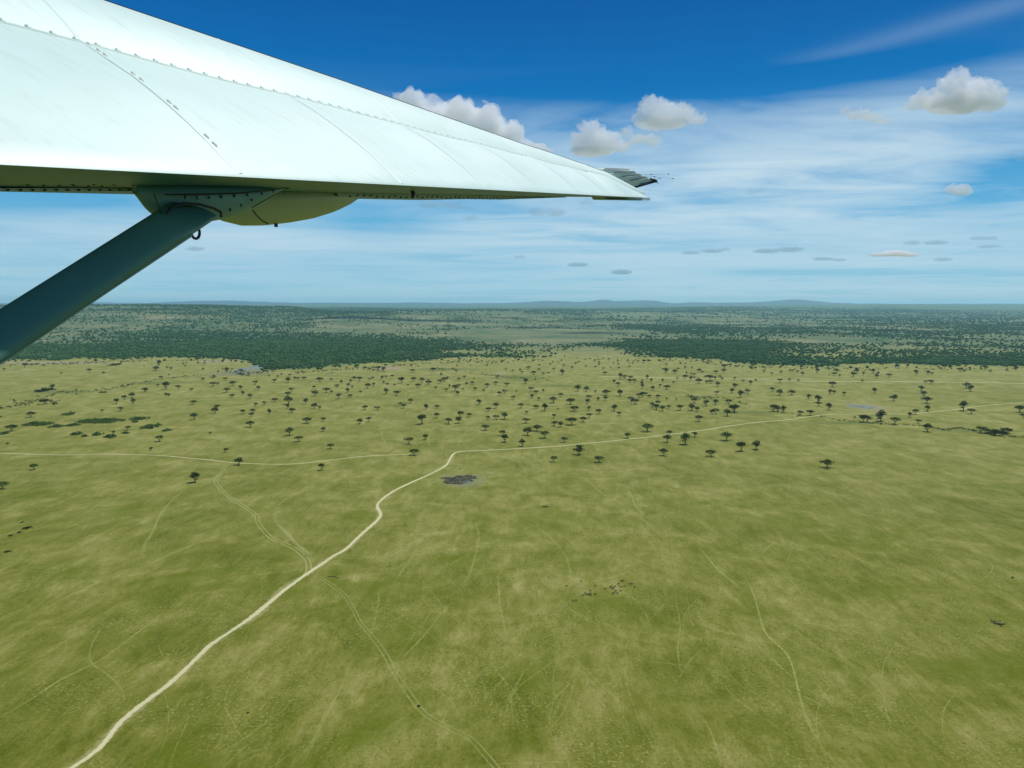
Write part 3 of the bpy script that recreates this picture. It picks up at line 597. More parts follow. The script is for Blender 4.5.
def trees():
    inst = RAW[:300]; rest = RAW[300:]
    rs = random.Random(3); front = []
    items = []
    for px, py, w in inst:
        g = gnd(px, py); width = max(w/F*math.hypot(g.x, g.y)/math.cos(math.atan2(g.x, g.y))*math.cos(math.atan2(g.x, g.y)), 6.0)*1.0
        width = w/F*(g.y*CT+H*ST)
        width = max(6.5, min(width, 17.5))*rs.uniform(.88, 1.16)
        h = (int(px*31+py*57)) % 6
        greyish = (432+170/6.4 < px < 432+270/6.4 and py < 388) or (abs(px-355) < 3 and py > 400 and py < 415 and False)
        li = 2 if (greyish or rs.random() < .13) else (1 if rs.random() < .38 else 0)
        if w > 7.6: li = 1 if rs.random() < .45 else 0
        items.append([px, py, w, g, width, li, h])
    # ---- labels
    colour = ('dark olive', 'fresh green', 'pale grey-green')
    shape = {'flat': 'flat-topped', 'twin': 'wide umbrella-crowned', 'round': 'round-crowned', 'tall': 'tall bushy', 'small': 'compact domed'}
    lab = {}
    near = sorted([i for i, t in enumerate(items) if t[1] > landmark(t[0], t[1])+1.5], key=lambda i: items[i][0])
    beyond = [i for i in range(len(items)) if i not in set(near)]
    ordw = ['first', 'second', 'third', 'fourth', 'fifth', 'sixth', 'seventh', 'eighth', 'ninth', 'tenth', 'eleventh', 'twelfth', 'thirteenth', 'fourteenth', 'fifteenth', 'sixteenth', 'seventeenth', 'eighteenth', 'nineteenth', 'twentieth', 'twenty-first', 'twenty-second', 'twenty-third', 'twenty-fourth', 'twenty-fifth', 'twenty-sixth', 'twenty-seventh', 'twenty-eighth', 'twenty-ninth', 'thirtieth', 'thirty-first', 'thirty-second', 'thirty-third', 'thirty-fourth', 'thirty-fifth', 'thirty-sixth', 'thirty-seventh', 'thirty-eighth', 'thirty-ninth', 'fortieth', 'forty-first', 'forty-second']
    used = {}
    for k, i in enumerate(near):
        s = PROTO[items[i][6]+6*items[i][5]]
        lab[i] = '%s acacia on the near side of the dirt road, %s from the left' % (colour[items[i][5]], ordw[k])
    zones = [(0, 120, 'left of the green thicket belt'), (120, 230, 'above the left track'), (230, 330, 'below the grey pond and wood corner'), (330, 430, 'left of the road bend'),
             (430, 520, 'straight beyond the road bend'), (520, 600, 'right of the road bend'), (600, 690, 'where the far pale track begins'), (690, 780, 'amid the densest scattered trees on the right'), (780, 880, 'around the blue pond'), (880, 1024, 'right of the blue pond')]
    rows = [(0, 372, 'by forest edge'), (372, 384, 'far out on plain'), (384, 398, 'midway out'), (398, 412, 'on nearer plain'), (412, 480, 'just beyond road')]
    cell = {}
    for i in beyond:
        px, py = items[i][:2]
        z = next((k for k, a in enumerate(zones) if a[0] <= px < a[1]), 9); r = next(k for k, a in enumerate(rows) if a[0] <= py < a[1])
        cell.setdefault((z, r), []).append(i)
    zn = ['at far left', 'over left track', 'below grey pond', 'left of road bend', 'beyond road bend', 'right of road bend',
          'at far track start', 'in densest scatter', 'around blue pond', 'past blue pond']
    grp = {}
    for (z, r), ids in cell.items():
        ids.sort(key=lambda i: items[i][0]); n = len(ids)
        for k, i in enumerate(ids):
            pos = ('leftmost of %d' % n if k == 0 else 'rightmost of %d' % n if k == n-1 else '%s of %d from left' % (ordw[k], n)) if n > 1 else 'lone tree'
            lab[i] = '%s acacia %s, %s, %s' % (colour[items[i][5]], rows[r][2], zn[z], pos)
    for i, (px, py, w, g, width, li, h) in enumerate(items):
        kind, l2, tr, cr = PROTO[h+6*li]
        e = bpy.data.objects.new('acacia_tree', None); COL.objects.link(e); e.location = (g.x, g.y, 0); e.empty_display_size = 2
        s = width/8.5; e.rotation_euler = (0, 0, rs.uniform(0, 6.28)); e.scale = (s, s, s*rs.uniform(.92, 1.12)*(1.08 if s < 1.1 else .95))
        L = ' '.join(lab[i].split()[:16])
        tag(e, L, 'tree', 'acacia trees scattered over the plain')
        for nm, me in (('trunk', tr), ('crown', cr)):
            o = bpy.data.objects.new(nm, me); COL.objects.link(o); o.parent = e
    # the remaining, smallest trees of the same kind
    allV = []; allF = []; n0 = 0; mats = []
    bases = []
    for p in PROTO[:6]:
        vs = []; fs = []
        for me in (p[2], p[3]):
            v = np.empty(len(me.vertices)*3, np.float32); me.vertices.foreach_get('co', v); vs.append(v.reshape(-1, 3))
        bases.append((p, vs))
    bm = bmesh.new()
    pts = [(gnd(px, py), w) for px, py, w in rest]
    for j, (g, w) in enumerate(pts):
        width = max(5.5, min(w/F*g.y, 11)); p = PROTO[(j*5) % 6]; s = width/9.4
        M = Matrix.Translation(g) @ Matrix.Rotation(j*1.7, 4, 'Z') @ Matrix.Scale(s, 4)
        for mi, me in ((0, p[2]), (1, p[3])):
            a = len(bm.verts); f0 = len(bm.faces); bm.from_mesh(me); bm.verts.ensure_lookup_table(); bm.faces.ensure_lookup_table()
            for v in bm.verts[a:]: v.co = M @ v.co
            for f in bm.faces[f0:]: f.material_index = mi
    # low bushes along the forest edge and dry stream lines
    me = bpy.data.meshes.new('distant_trees'); bm.to_mesh(me); bm.free(); me.materials.append(BARK); me.materials.append(LEAVES[0])
    o = link('distant_trees', me); tag(o, 'the smallest scattered acacias far out near the forest edge', 'trees', kind='stuff')
trees()

# ------------------------------------------------------------------ bushes and thickets
def bush_mesh(rx, ry, h, seed, leaf=.55, dens=1.0):
    rs = random.Random(seed); V = []; Fc = []
    n = int(max(40, rx*ry*5*dens))
    bl = [(rs.uniform(-.8, .8), rs.uniform(-.8, .8), rs.uniform(.6, 1)) for _ in range(max(3, int(rx*ry/14)))]+[(0, 0, .8), (.4, .05, .7), (-.4, -.05, .7), (.2, 0, .7), (-.2, 0, .7)]*2
    for k in range(n):
        bx, by, bh = rs.choice(bl); q = min(.5, 3.2/max(rx, ry)+.12)
        x = bx*.85+rs.gauss(0, q*.55); y = by*.85+rs.gauss(0, q*.55*rx/ry*.8)
        if x*x+y*y > 1.05 or (rx*ry > 260 and noise.noise(Vector((x*rx*.13, y*ry*.10, seed))) < -.27+.25*(x*x+y*y)): continue
        hh = h*bh*(.75+.9*noise.noise(Vector((x*rx*.2, y*ry*.2, seed+9))))*rs.uniform(.15, 1)*max(.35, 1-.5*(x*x+y*y))
        c = Vector((x*rx, y*ry, hh)); s = leaf*rs.uniform(.7, 1.5)
        nn = Vector((rs.uniform(-.8, .8), rs.uniform(-.8, .8), rs.uniform(.2, 1.1))).normalized(); u = nn.orthogonal().normalized(); w = nn.cross(u); b0 = len(V)
        for q2 in range(5):
            a = 2*math.pi*q2/5; rr = s*rs.uniform(.7, 1.1); V.append(c+u*math.cos(a)*rr+w*math.sin(a)*rr)
        Fc.append(tuple(range(b0, b0+5)))
    return V, Fc
MB = mat_leaf('thicket leaves', (.075, .140, .030), (.150, .235, .055), .25)
MBD = mat_leaf('dark bush leaves', (.028, .048, .018), (.062, .090, .034), .25)
def bush(px, py, wpx, dpx, label, h=3.0, mat=None, name='thicket', cat='bush', leaf=.75, group=None):
    g = gnd(px, py); rx = gnd(px+wpx/2, py).x-g.x; ry = max(1.5, abs(gnd(px, py-dpx/2).y-gnd(px, py+dpx/2).y)/2)
    V, Fc = bush_mesh(rx, ry, h*(1.45 if h >= 3 else 1), int(px*7+py*3), leaf, 1.0)
    o = link(name, mesh(name, V, Fc), mat or MB); o.location = g; tag(o, label, cat, group)
GT = 'green thickets left of the plain'
bush(38, 424.5, 31, 4.6, 'left piece of the long green thicket belt on the plain', 4, group=GT)
bush(100, 421.5, 54, 5.2, 'long wide green thicket, main piece of the belt left on the plain', 4, group=GT)
bush(140, 419, 24, 3.4, 'narrow thicket at the right tip of the long belt', 3.5, group=GT)
bush(152, 427, 22, 4.6, 'green thicket beside the round tree, right of the belt', 4, group=GT)
bush(57, 426.5, 16, 3, 'low thicket joining the left and main pieces of the belt', 3, group=GT)
bush(73, 425.5, 12, 2.4, 'small low thicket tucked under the main piece of the belt', 3, group=GT, leaf=1.15)
bush(69, 414.5, 11, 3, 'small lone thicket above the long belt', 3.5, group=GT)
bush(76, 434.5, 11, 3.2, 'leftmost bush of the row below the long belt', 3.5, group=GT)
bush(85, 436.5, 7, 2.2, 'smallest bush of the row below the long belt', 3, group=GT)
bush(97, 435, 12, 3.2, 'domed bush in the middle of the row below the belt', 4, group=GT)
bush(109.5, 437.3, 12.5, 3.2, 'lowest bush of the row below the long belt', 3.5, group=GT)
bush(126, 433.4, 9, 2.2, 'rightmost low bush of the row below the belt', 3, group=GT)
bush(4, 433.8, 11, 2.4, 'dark low thicket at the left frame edge', 3, group=GT)
bush(135, 422, 8, 2, 'little bush under the right tip of the belt', 3, group=GT)
bush(168, 430.5, 10, 2.6, 'dim low bush right of the round tree by the belt', 3, group=GT)
bush(44, 391, 14, 4.5, 'dark grey-green bush beside the lone tree at far left', 5, MBD)
bush(45, 401, 8, 2.5, 'dark scrub patch below the lone tree at far left', 3, MBD)
bush(103, 392.3, 9, 1.4, 'flat dark strip of scrub in the dry gully at left', 2, MBD)
bush(115, 365, 10, 2, 'dark bush clump just below the left forest edge', 4, MBD)
bush(28, 528, 11, 5, 'largest of the small dark bushes on the open grass at left', 2.2, MBD, leaf=.4)
bush(10.5, 536, 5, 4, 'lowest small dark bush on the open grass at left', 2.2, MBD, leaf=.4)
bush(19, 533, 5, 3, 'small dark bush between two others on open grass at left', 2, MBD, leaf=.4)
bush(22.5, 522.5, 3, 2, 'tiny dark shrub at the top of the open-grass bush cluster', 1.6, MBD, leaf=.35)
bush(7, 552, 11, 2.4, 'flat low scrub patch at the left frame edge', 1.0, MBD, leaf=.4)
bush(419, 706.5, 3.6, 3.4, 'small dark bush beside the twin-rut track', 1.2, MBD, leaf=.25)
bush(248, 463+250, 2.6, 1.6, 'tiny dark shrub on the grass right of the dirt road', .8, MBD, leaf=.25)
bush(998, 433, 26, 2.4, 'low scrub under the tree row on the stream bank', 2.2, MBD)
bush(1013, 578, 4.4, 3, 'small lone shrub on the grass at the right edge', 1.4, MB, leaf=.3)
bush(545, 506.8, 11, 1.8, 'flat greenish bush patch on open grass below the trees', .8, MB, leaf=.4)
bush(460, 469, 3, 1, 'tiny dark tuft beside the muddy waterhole', .8, MBD, leaf=.3)
# scrub nobody could count: along dry stream lines, the forest fringe and the gullies
def scrub():
    rs = random.Random(11); V = []; Fc = []
    lines = [([(905, 425), (930, 427), (945, 430), (960, 428), (975, 431), (990, 434), (1005, 437), (1030, 437)], 150, .8, 1.1),
             ([(820, 416), (835, 420), (850, 421), (868, 423), (885, 424.5), (905, 425)], 60, 1.2, 1.3),
             ([(-5, 409), (20, 405), (40, 399), (60, 392), (90, 391), (110, 389), (130, 385), (160, 379), (190, 376), (215, 378)], 170, 1.6, 1.6),
             ([(60, 400), (35, 404), (10, 401)], 30, 2, 1.6),
             ([(225, 371), (240, 374), (260, 373), (275, 371)], 70, 2.5, 2.0),
             ([(0, 364), (60, 364), (130, 361), (240, 361)], 150, 1.4, 2.4),
             ([(470, 372), (500, 376), (530, 379), (560, 380)], 60, 2, 1.6), ([(430, 369), (455, 369)], 26, 1, 2),
             ([(685, 396), (700, 398), (715, 398), (735, 400), (750, 407)], 50, 1.2, 1.6),
             ([(290, 373), (340, 370), (400, 365), (450, 362), (520, 361), (600, 359), (700, 362), (740, 367), (860, 369), (1024, 369)], 330, 1.6, 2.6),
             ([(372, 370), (384, 369.5)], 20, 2, 2), ([(766, 408), (800, 415)], 20, 2, 1.4)]
    for pts, n, spread, size in lines:
        for k in range(n):
            t = rs.uniform(0, len(pts)-1.001); i = int(t); f = t-i
            px = pts[i][0]*(1-f)+pts[i+1][0]*f; py = pts[i][1]*(1-f)+pts[i+1][1]*f+rs.gauss(0, spread*.5)
            g = gnd(px, py); s = size*rs.uniform(.5, 1.3)
            for q in range(12):
                c = g+Vector((rs.gauss(0, s*.7), rs.gauss(0, s*.7), rs.uniform(.1, s*1.1))); nn = Vector((rs.uniform(-1, 1), rs.uniform(-1, 1), rs.uniform(.2, 1))).normalized()
                u = nn.orthogonal().normalized(); w = nn.cross(u); b0 = len(V); r_ = s*.42*rs.uniform(.7, 1.3)
                for a in range(5): V.append(c+u*math.cos(a*1.2566)*r_+w*math.sin(a*1.2566)*r_)
                Fc.append(tuple(range(b0, b0+5)))
    o = link('scrub', mesh('scrub', V, Fc), MBD); tag(o, 'low dark scrub along dry stream lines and the forest fringe', 'scrub', kind='stuff')
    # eroded stream bank, a shallow dark step
scrub()
ribbon('stream_bed', [(930, 427.5), (945, 430), (960, 428), (975, 431.5), (990, 434.5), (1005, 437), (1040, 437)], 7, mat_track('dark bank', (.05, .065, .03), .6, .1, .3), .06, .4)
ribbon('dry_gully', [(-10, 409), (20, 405), (40, 399), (60, 392), (90, 391), (110, 389), (130, 385), (160, 379), (190, 376)], 22, mat_track('gully grass', (.085, .105, .045), .8, .4, .6), .06, .4)

# ------------------------------------------------------------------ fallen dead wood
def dead_tree():
    V = []; Fc = []; o0 = gnd(998, 623)
    def P(px, py, z): 
        g = gnd(px, py, z); return g-o0
    tube(V, Fc, [P(990, 617, 1.2), P(992.4, 621, 1.0), P(995, 623, .6), P(1000, 624, .45), P(1004.5, 624, .4)], [.12, .3, .42, .45, .3])
    tube(V, Fc, [P(994, 621, .8), P(998, 621.6, .8), P(1001.5, 621.4, .9)], [.3, .22, .10]); tube(V, Fc, [P(999, 624, .4), P(1001, 626, .3), P(1003, 626.3, .2)], [.35, .25, .1])
    tube(V, Fc, [P(994, 622, .7), P(995.6, 619.6, 1.9), P(996.4, 618.6, 2.6)], [.2, .12, .05]); tube(V, Fc, [P(1003, 623.6, .5), P(1006, 622.6, .9), P(1008, 622.8, .6)], [.2, .1, .04])
    o = link('fallen_tree', mesh('fallen_tree', V, Fc), plain('dead grey wood', (.035, .045, .032), .8, .5, 1.5)); o.location = o0
    tag(o, 'dark fallen dead tree lying on bright grass at lower right', 'dead tree')
    V = []; Fc = []; o1 = gnd(332, 576)
    def Q(px, py, z): return gnd(px, py, z)-o1
    tube(V, Fc, [Q(327, 576, .15), Q(331, 576.6, .2), Q(335, 576.4, .2), Q(337.5, 578.6, .15)], [.12, .22, .2, .08])
    o = link('fallen_branch', mesh('fallen_branch', V, Fc), bpy.data.materials['dead grey wood']); o.location = o1
    tag(o, 'dark crooked fallen branch on grass beside the road fork', 'branch')
dead_tree()

# ------------------------------------------------------------------ grazing wildebeest
def beest_mesh(seed, grazing):
    rs = random.Random(seed)
    J = []; E = []; Rd = []
    def add(p, r, par=None):
        J.append(p); Rd.append(r); 
        if par is not None: E.append((par, len(J)-1))
        return len(J)-1
    hip = add((-.55, 0, 1.12), (.27, .30)); mid = add((-.1, 0, 1.10), (.29, .34), hip); sh = add((.42, 0, 1.22), (.26, .36), mid)
    if grazing:
        nk = add((.80, 0, 1.02), (.15, .21), sh); hd = add((1.08, .03, .62), (.12, .15), nk); mz = add((1.20, .05, .28), (.08, .09), hd)
    else:
        nk = add((.80, 0, 1.38), (.15, .21), sh); hd = add((1.08, .05, 1.42), (.12, .15), nk); mz = add((1.40, .08, 1.16), (.08, .09), hd)
    for s in (-1, 1):
        a = add((.40, s*.14, .82), (.10, .12), sh); k = add((.38+rs.uniform(-.1, .1), s*.15, .42), (.05, .055), a); add((k and J[k][0], s*.15, .03), (.05, .05), k)
        b_ = add((-.60, s*.14, .80), (.13, .17), hip); st = add((-.50, s*.15, .66), (.09, .11), b_); hk = add((-.72, s*.15, .40), (.045, .06), st); add((-.66, s*.15, .03), (.05, .05), hk)
        h1 = add((J[hd][0]-.02, s*.10+J[hd][1], J[hd][2]+.14), (.04, .04), hd); h2 = add((J[hd][0]+.02, s*.26+J[hd][1], J[hd][2]+.12), (.03, .03), h1); add((J[hd][0]+.02, s*.30+J[hd][1], J[hd][2]+.30), (.015, .015), h2)
    t1 = add((-.86, 0, 1.05), (.04, .04), hip); add((-.98, .04, .55), (.035, .05), t1)
    me = bpy.data.meshes.new('wildebeest'); me.from_pydata(J, E, []); o = bpy.data.objects.new('tmp', me); COL.objects.link(o)
    m = o.modifiers.new('s', 'SKIN'); m.use_smooth_shade = True
    for i, v in enumerate(me.skin_vertices[0].data): v.radius = Rd[i]; v.use_root = (i == 0)
    m2 = o.modifiers.new('d', 'SUBSURF'); m2.levels = 1
    dg = bpy.context.evaluated_depsgraph_get(); res = bpy.data.meshes.new_from_object(o.evaluated_get(dg)); bpy.data.objects.remove(o); res.name = 'wildebeest'; return res
MW = plain('wildebeest hide', (.035, .032, .030), .7, .4, 2.5)
BM_ = [beest_mesh(1, True), beest_mesh(2, False), beest_mesh(3, True)]
for m in BM_: m.materials.append(MW)
HP = [(75, 182), (400, 182), (265, 290), (290, 268), (312, 280), (345, 265), (352, 285), (402, 275), (345, 232), (150, 350), (185, 350), (240, 128), (515, 213), (585, 190), (600, 212), (628, 185), (665, 160), (700, 125), (693, 190), (728, 188), (632, 240), (605, 265), (655, 262), (690, 235), (800, 158), (822, 160), (848, 192), (330, 276), (575, 200), (610, 200), (715, 120)]
hs = sorted(range(len(HP)), key=lambda i: HP[i][0])
def hlabel(k, x, y):
    if x < 100: return 'lone dark wildebeest at the far left of the herd'
    if x < 200: return ('left' if x < 170 else 'right')+' of two wildebeest lowest in the herd'
    if x < 260 and y < 150: return 'faint single wildebeest above the left cluster of the herd'
    if x < 390: return 'dark wildebeest in the left cluster of the herd, number %s along it' % (['one', 'two', 'three', 'four', 'five', 'six', 'seven', 'eight'][sum(1 for a in HP if 250 < a[0] < 390 and (a[0], a[1]) < (x, y))])
    if x < 450: return ('upper' if y < 200 else 'lower')+' of two wildebeest just right of the left cluster'
    if x < 560: return 'single wildebeest in the gap between both herd clusters'
    if x > 790: return ['left', 'middle', 'lowest'][0 if x < 810 else 1 if x < 840 else 2]+' wildebeest of the trio at the right end of the herd'
    return 'dark wildebeest in the dense right cluster, %s in it counted from the left' % (['first', 'second', 'third', 'fourth', 'fifth', 'sixth', 'seventh', 'eighth', 'ninth', 'tenth', 'eleventh', 'twelfth', 'thirteenth', 'fourteenth', 'fifteenth', 'sixteenth'][sum(1 for a in HP if 560 < a[0] < 790 and (a[0], a[1]) < (x, y))])
for k, i in enumerate(hs):
    x, y = HP[i]; g = gnd(560+x/11.378, 570+y/11.378+.8); o = bpy.data.objects.new('wildebeest', BM_[(i*7) % 3]); COL.objects.link(o)
    o.location = g; o.rotation_euler = (0, 0, random.choice([0, math.pi])+random.uniform(-.9, .9)); s = random.uniform(.82, 1.0); o.scale = (s, s, s)
    tag(o, hlabel(k, x, y), 'wildebeest', 'wildebeest herd grazing on the plain')

# ------------------------------------------------------------------ the high wing over the camera's left, in metres from the lens
WA = math.atan(288/740); DH = Vector((math.sin(WA), math.cos(WA), 0)); AF = Vector((-math.cos(WA), math.sin(WA), 0)); UP = Vector((0, 0, 1)); CAM = Vector((0, 0, H))
def at_t(px, py, t):
    r = ray(px, py); return CAM+r*(t/r.dot(DH))
def at_off(fy, off, px):
    """the point over photo column px, on the line fy, lying 'off' metres aft of the lens"""
    r = ray(px, fy(px)); return CAM+r*(off/r.dot(AF))
def px_for(t, off, z=0):
    """photo column of a level point t out, off aft (height found with the line fy)"""
    return t, off
def on_line(fy, t, off):
    base = DH*t+AF*off; z = 0.0
    for _ in range(12):
        fwd = base.y*CT-z*ST; px = 512+F*base.x/fwd; w = (384-fy(px))/F
        # solve for z with this row
        z = base.y*(ST+w*CT)/(CT-w*ST)*1.0 if False else ((base.y*w*CT-base.y*(-ST)*-1) if False else 0)
        q = w  # up/fwd
        z = base.y*(q*CT-ST)/(CT+q*ST)
    return CAM+base+UP*z
def pl(pts):
    xs = [a for a, _ in pts]; ys = [c for _, c in pts]
    def f(x):
        if x <= xs[0]: return ys[0]+(x-xs[0])*(ys[1]-ys[0])/(xs[1]-xs[0])
        if x >= xs[-1]: return ys[-1]+(x-xs[-1])*(ys[-1]-ys[-2])/(xs[-1]-xs[-2])
        return float(np.interp(x, xs, ys))
    return f
LOW = lambda x: 165.5+.0502*x                                   # lower corner of the nose
SEAM = pl([(0, 19), (83, 41), (232, 80), (339, 106), (407, 125), (527, 155), (547, 161), (603, 174), (640, 193)])
CREST = pl([(100, -1), (340, 80), (520, 143), (553, 153.5), (607, 172.5), (640, 190)])
BELLY = pl([(0, 191), (165, 190.5), (340, 194.5), (500, 196.5), (600, 197)])
T0, T1 = .30, 6.62
def prof(t):
    """cross section at t: list of points from the underside round the nose to the crest, then aft"""
    k = min(1, max(0, (t-.9)/(T1-.9))); tip = max(0, (t-5.4)/(T1-5.4)); tip = min(tip, 1)
    oL = 1.30; oS = 1.30+.56*(1-.55*k)*(1-tip**1.6*.93); oC = oS+.34*(1-.5*k)*(1-tip**1.6*.93); chord = 2.15-.55*k
    pL = on_line(LOW, t, oL); pS = on_line(SEAM, t, oS); pC = on_line(CREST, t, oC)
    pB = on_line(BELLY, t, oL+.40*(1-.3*k)*(1-.97*tip**2))
    if tip > 0:  # the tip closes down to the lower corner
        q = tip**2.2
        pS = pS.lerp(pL+AF*.04+UP*.012, q*.0); 
    te = pL+AF*(chord*(1-.82*tip**2))+UP*(.10*(1-k*.5)-.0)
    te.z = min(te.z, pC.z-.05) if tip < .9 else te.z
    pts = []
    n1 = 9
    bul = (pS-pL).length
    nrm = (pS-pL).cross(DH).normalized(); nrm = nrm if nrm.dot(AF) < 0 else -nrm
    # belly -> lower corner (rounded) -> seam, a gently convex panel
    pts.append(te); pts.append(te.lerp(pB, .5)+UP*.015); pts.append(pB)
    rr = .012*(1-.6*k)
    pts.append(pL.lerp(pB, .35)-UP*.004); pts.append(pL+AF*rr*1.4); pts.append(pL+AF*rr*.3-AF*0+UP*rr*.15); pts.append(pL.lerp(pS, .02)+nrm*rr*.3)
    for i in range(1, n1):
        f = i/n1; pts.append(pL.lerp(pS, f)+nrm*(.035*bul*math.sin(math.pi*f)))
    pts.append(pS)
    for i in range(1, 7):
        f = i/6; m = pS.lerp(pC, f); pts.append(m+nrm*.05*(pC-pS).length*math.sin(math.pi*f))
    top = pC
    for f, dz in ((.12, .0), (.3, -.012), (.55, -.035), (.8, -.05)):
        pts.append(top.lerp(te+UP*.04, f)+UP*(.16*(1-k*.7)*math.sin(math.pi*f)*.25*(1-tip))-UP*.02*f)
    pts.append(te+UP*.015)
    return pts
RIBS = [.72, 1.50, 2.30, 3.05, 3.80, 4.55, 5.25, 5.85]
def row(t):
    P = prof(t); d = ribdip(t)
    for i in range(6, 16): P[i] = P[i]+(AF*.7-UP*.7)*(.010*d+.004*noise.noise(Vector((t*1.9, i*.5, 3))))*math.sin(math.pi*(i-6)/10)*(1 if t < 5.6 else .3)
    return P
def ribdip(t):
    """shallow oil-canning of the skin between ribs"""
    rb = [-.1]+RIBS+[6.7]
    for a, b_ in zip(rb, rb[1:]):
        if a <= t <= b_: return math.sin(math.pi*(t-a)/(b_-a))
    return 0
def wing():
    e = bpy.data.objects.new('aeroplane_wing', None); COL.objects.link(e); e.location = on_line(LOW, 3.0, 1.5)
    tag(e, 'white high wing of a light aeroplane with dark green strut, over the savanna', 'aeroplane wing')
    base = e.location.copy()
    b = N('white wing paint'); tc = b.n('ShaderNodeNewGeometry').outputs['Position']
    n1 = b.noise(tc, 2.2, 5, .6); mpw = b.n('ShaderNodeMapping'); b.put(mpw.inputs[0], tc); mpw.inputs['Rotation'].default_value = (0, 0, -WA); mpw.inputs['Scale'].default_value = (6, 30, 6); n2 = b.noise(mpw.outputs[0], 1.0, 6, .7, .4)
    c = b.mix(b.ramp(n1, [(.35, 0), (.65, 1)]), (.565, .75, .685), (.61, .80, .74)); c = b.mix(b.ramp(n2, [(.52, 0), (.74, .42)]), c, (.45, .50, .44))
    p = b.n('ShaderNodeBsdfPrincipled'); b.put(p.inputs['Base Color'], c); p.inputs['Roughness'].default_value = .5; p.inputs['Coat Weight'].default_value = .06; p.inputs['Coat Roughness'].default_value = .12
    bp = b.n('ShaderNodeBump'); bp.inputs['Strength'].default_value = .12; bp.inputs['Distance'].default_value = .02; b.put(bp.inputs['Height'], b.noise(tc, 4.5, 2, .5)); b.put(p.inputs['Normal'], bp.outputs[0])
    white = b.out(p.outputs[0])
    under = plain('shade-toned underside', (.042, .150, .230), .45, .25, 3)  # the underside's shade is put into this dark bluish colour
    dark = plain('dark green strut paint', (.085, .220, .180), .42, .2, 3, spec=.25)
    plate = plain('strut fairing paint', (.100, .250, .280), .42, .2, 6)
    olive = plain('olive fairing paint', (.33, .41, .31), .5, .08, 4)
    alu = plain('weathered alloy', (.34, .40, .37), .45, .3, 9, metal=.3)
    blk = plain('black fastener', (.008, .010, .010), .5, .2, 5)
    def L(name, V, Fc, mat, smooth=False, parent=e):
        off = base if parent is e else Vector((0, 0, 0))
        me = mesh(name, [Vector(v)-base for v in V], Fc); return link(name, me, mat, parent, smooth)
    # skin
    ts = list(np.linspace(T0, 5.4, 96))+list(np.linspace(5.44, T1, 40)); rows = []
    for t in ts:
        rows.append(row(t))
    n = len(rows[0])
    def strip(i0, i1, name, mat):
        V = [p for r_ in rows for p in r_[i0:i1+1]]; m = i1-i0+1
        Fc = [(a*m+k, (a+1)*m+k, (a+1)*m+k+1, a*m+k+1) for a in range(len(rows)-1) for k in range(m-1)]
        return L(name, V, Fc, mat, True)
    strip(5, 15, 'nose_panel', white)
    tp = strip(15, n-1, 'top_skin', white)
    strip(0, 5, 'underside', under)
    # closed wing tip
    r_ = rows[-1]; cc = sum(r_, Vector())/len(r_); L('wing_tip', r_+[cc], [(i, (i+1) % n, n) for i in range(n)], white)
    # thin dark drip strip along the crest
    V = []; Fc = []
    for t in np.linspace(T0, 6.1, 60):
        P = prof(t); q = P[21]; V += [q+UP*.0035, q+UP*.0035+AF*.02, q-UP*.01+AF*.02, q-UP*.01]
    for a in range(59):
        for k in range(4): Fc.append((a*4+k, a*4+(k+1) % 4, a*4+4+(k+1) % 4, a*4+4+k))
    L('crest_strip', V, Fc, blk)
    # rivets, seam beads
    def domes(pts, rad, nrm_, name, mat, h=.5, ry=1.0):
        V = [Vector((0, 0, h))]; Fc = []
        for rr, zz in ((.6, .75), (1, 0)):
            for k in range(8):
                a = k*math.pi/4; V.append(Vector((math.cos(a)*rr, math.sin(a)*rr*ry, h*zz)))
        for k in range(8):
            Fc.append((0, 1+k, 1+(k+1) % 8)); Fc.append((1+k, 9+k, 9+(k+1) % 8, 1+(k+1) % 8))
        me = mesh(name, V, Fc); me.materials.append(mat); me.polygons.foreach_set('use_smooth', [True]*len(me.polygons))
        for p, nn in pts:
            o = bpy.data.objects.new(name, me); COL.objects.link(o); o.parent = e
            q = nn.to_track_quat('Z', 'Y'); o.rotation_mode = 'QUATERNION'; o.rotation_quaternion = q
            o.location = p-base; o.scale = (rad, rad, rad)
    pts = []; t = T0
    out = (-AF*.72+UP*.69)
    while t < 6.3:
        P = row(t); pts.append((P[15]+out*.001, out)); t += .063
    domes(pts, .0095, None, 'seam_rivet', white, .36)
    pts = []; t = T0+.02
    while t < 6.2:
        P = prof(t); pts.append((P[17]+out*.000, out)); t += .10
    # lap seam: a narrow raised strip under the rivets, its soft shadow painted darker
    V = []; Fc = []
    tt = np.linspace(T0, 6.45, 90)
    for t in tt:
        P = row(t); dl = max(.01, (P[14]-P[15]).length); V += [P[15].lerp(P[14], min(.9, .026/dl))-out*.0002, P[15].lerp(P[14], min(.8, .020/dl))+out*.0012, P[15].lerp(P[14], min(.8, .013/dl))+out*.0012, P[15].lerp(P[14], min(.8, .010/dl))-out*.0002]
    for a in range(len(tt)-1):
        for k in range(3): Fc.append((a*4+k, a*4+k+1, a*4+4+k+1, a*4+4+k))
    L('lap_seam', V, Fc, plain('painted seam shade', (.40, .54, .46), .7, .25, 20))
    # rib joints
    for t in RIBS[:]:
        P = row(t); P2 = row(t+.016); V = []; Fc = []
        idx = list(range(6, 22))
        for i in idx: V += [P[i]+out*.0002, P[i].lerp(P2[i], .5)+out*.0013, P2[i]+out*.0002]
        for a in range(len(idx)-1):
            for k in range(2): Fc.append((a*3+k, a*3+k+1, a*3+3+k+1, a*3+3+k))
        L('rib_joint', V, Fc, white)
    rr_ = random.Random(4); pts = []
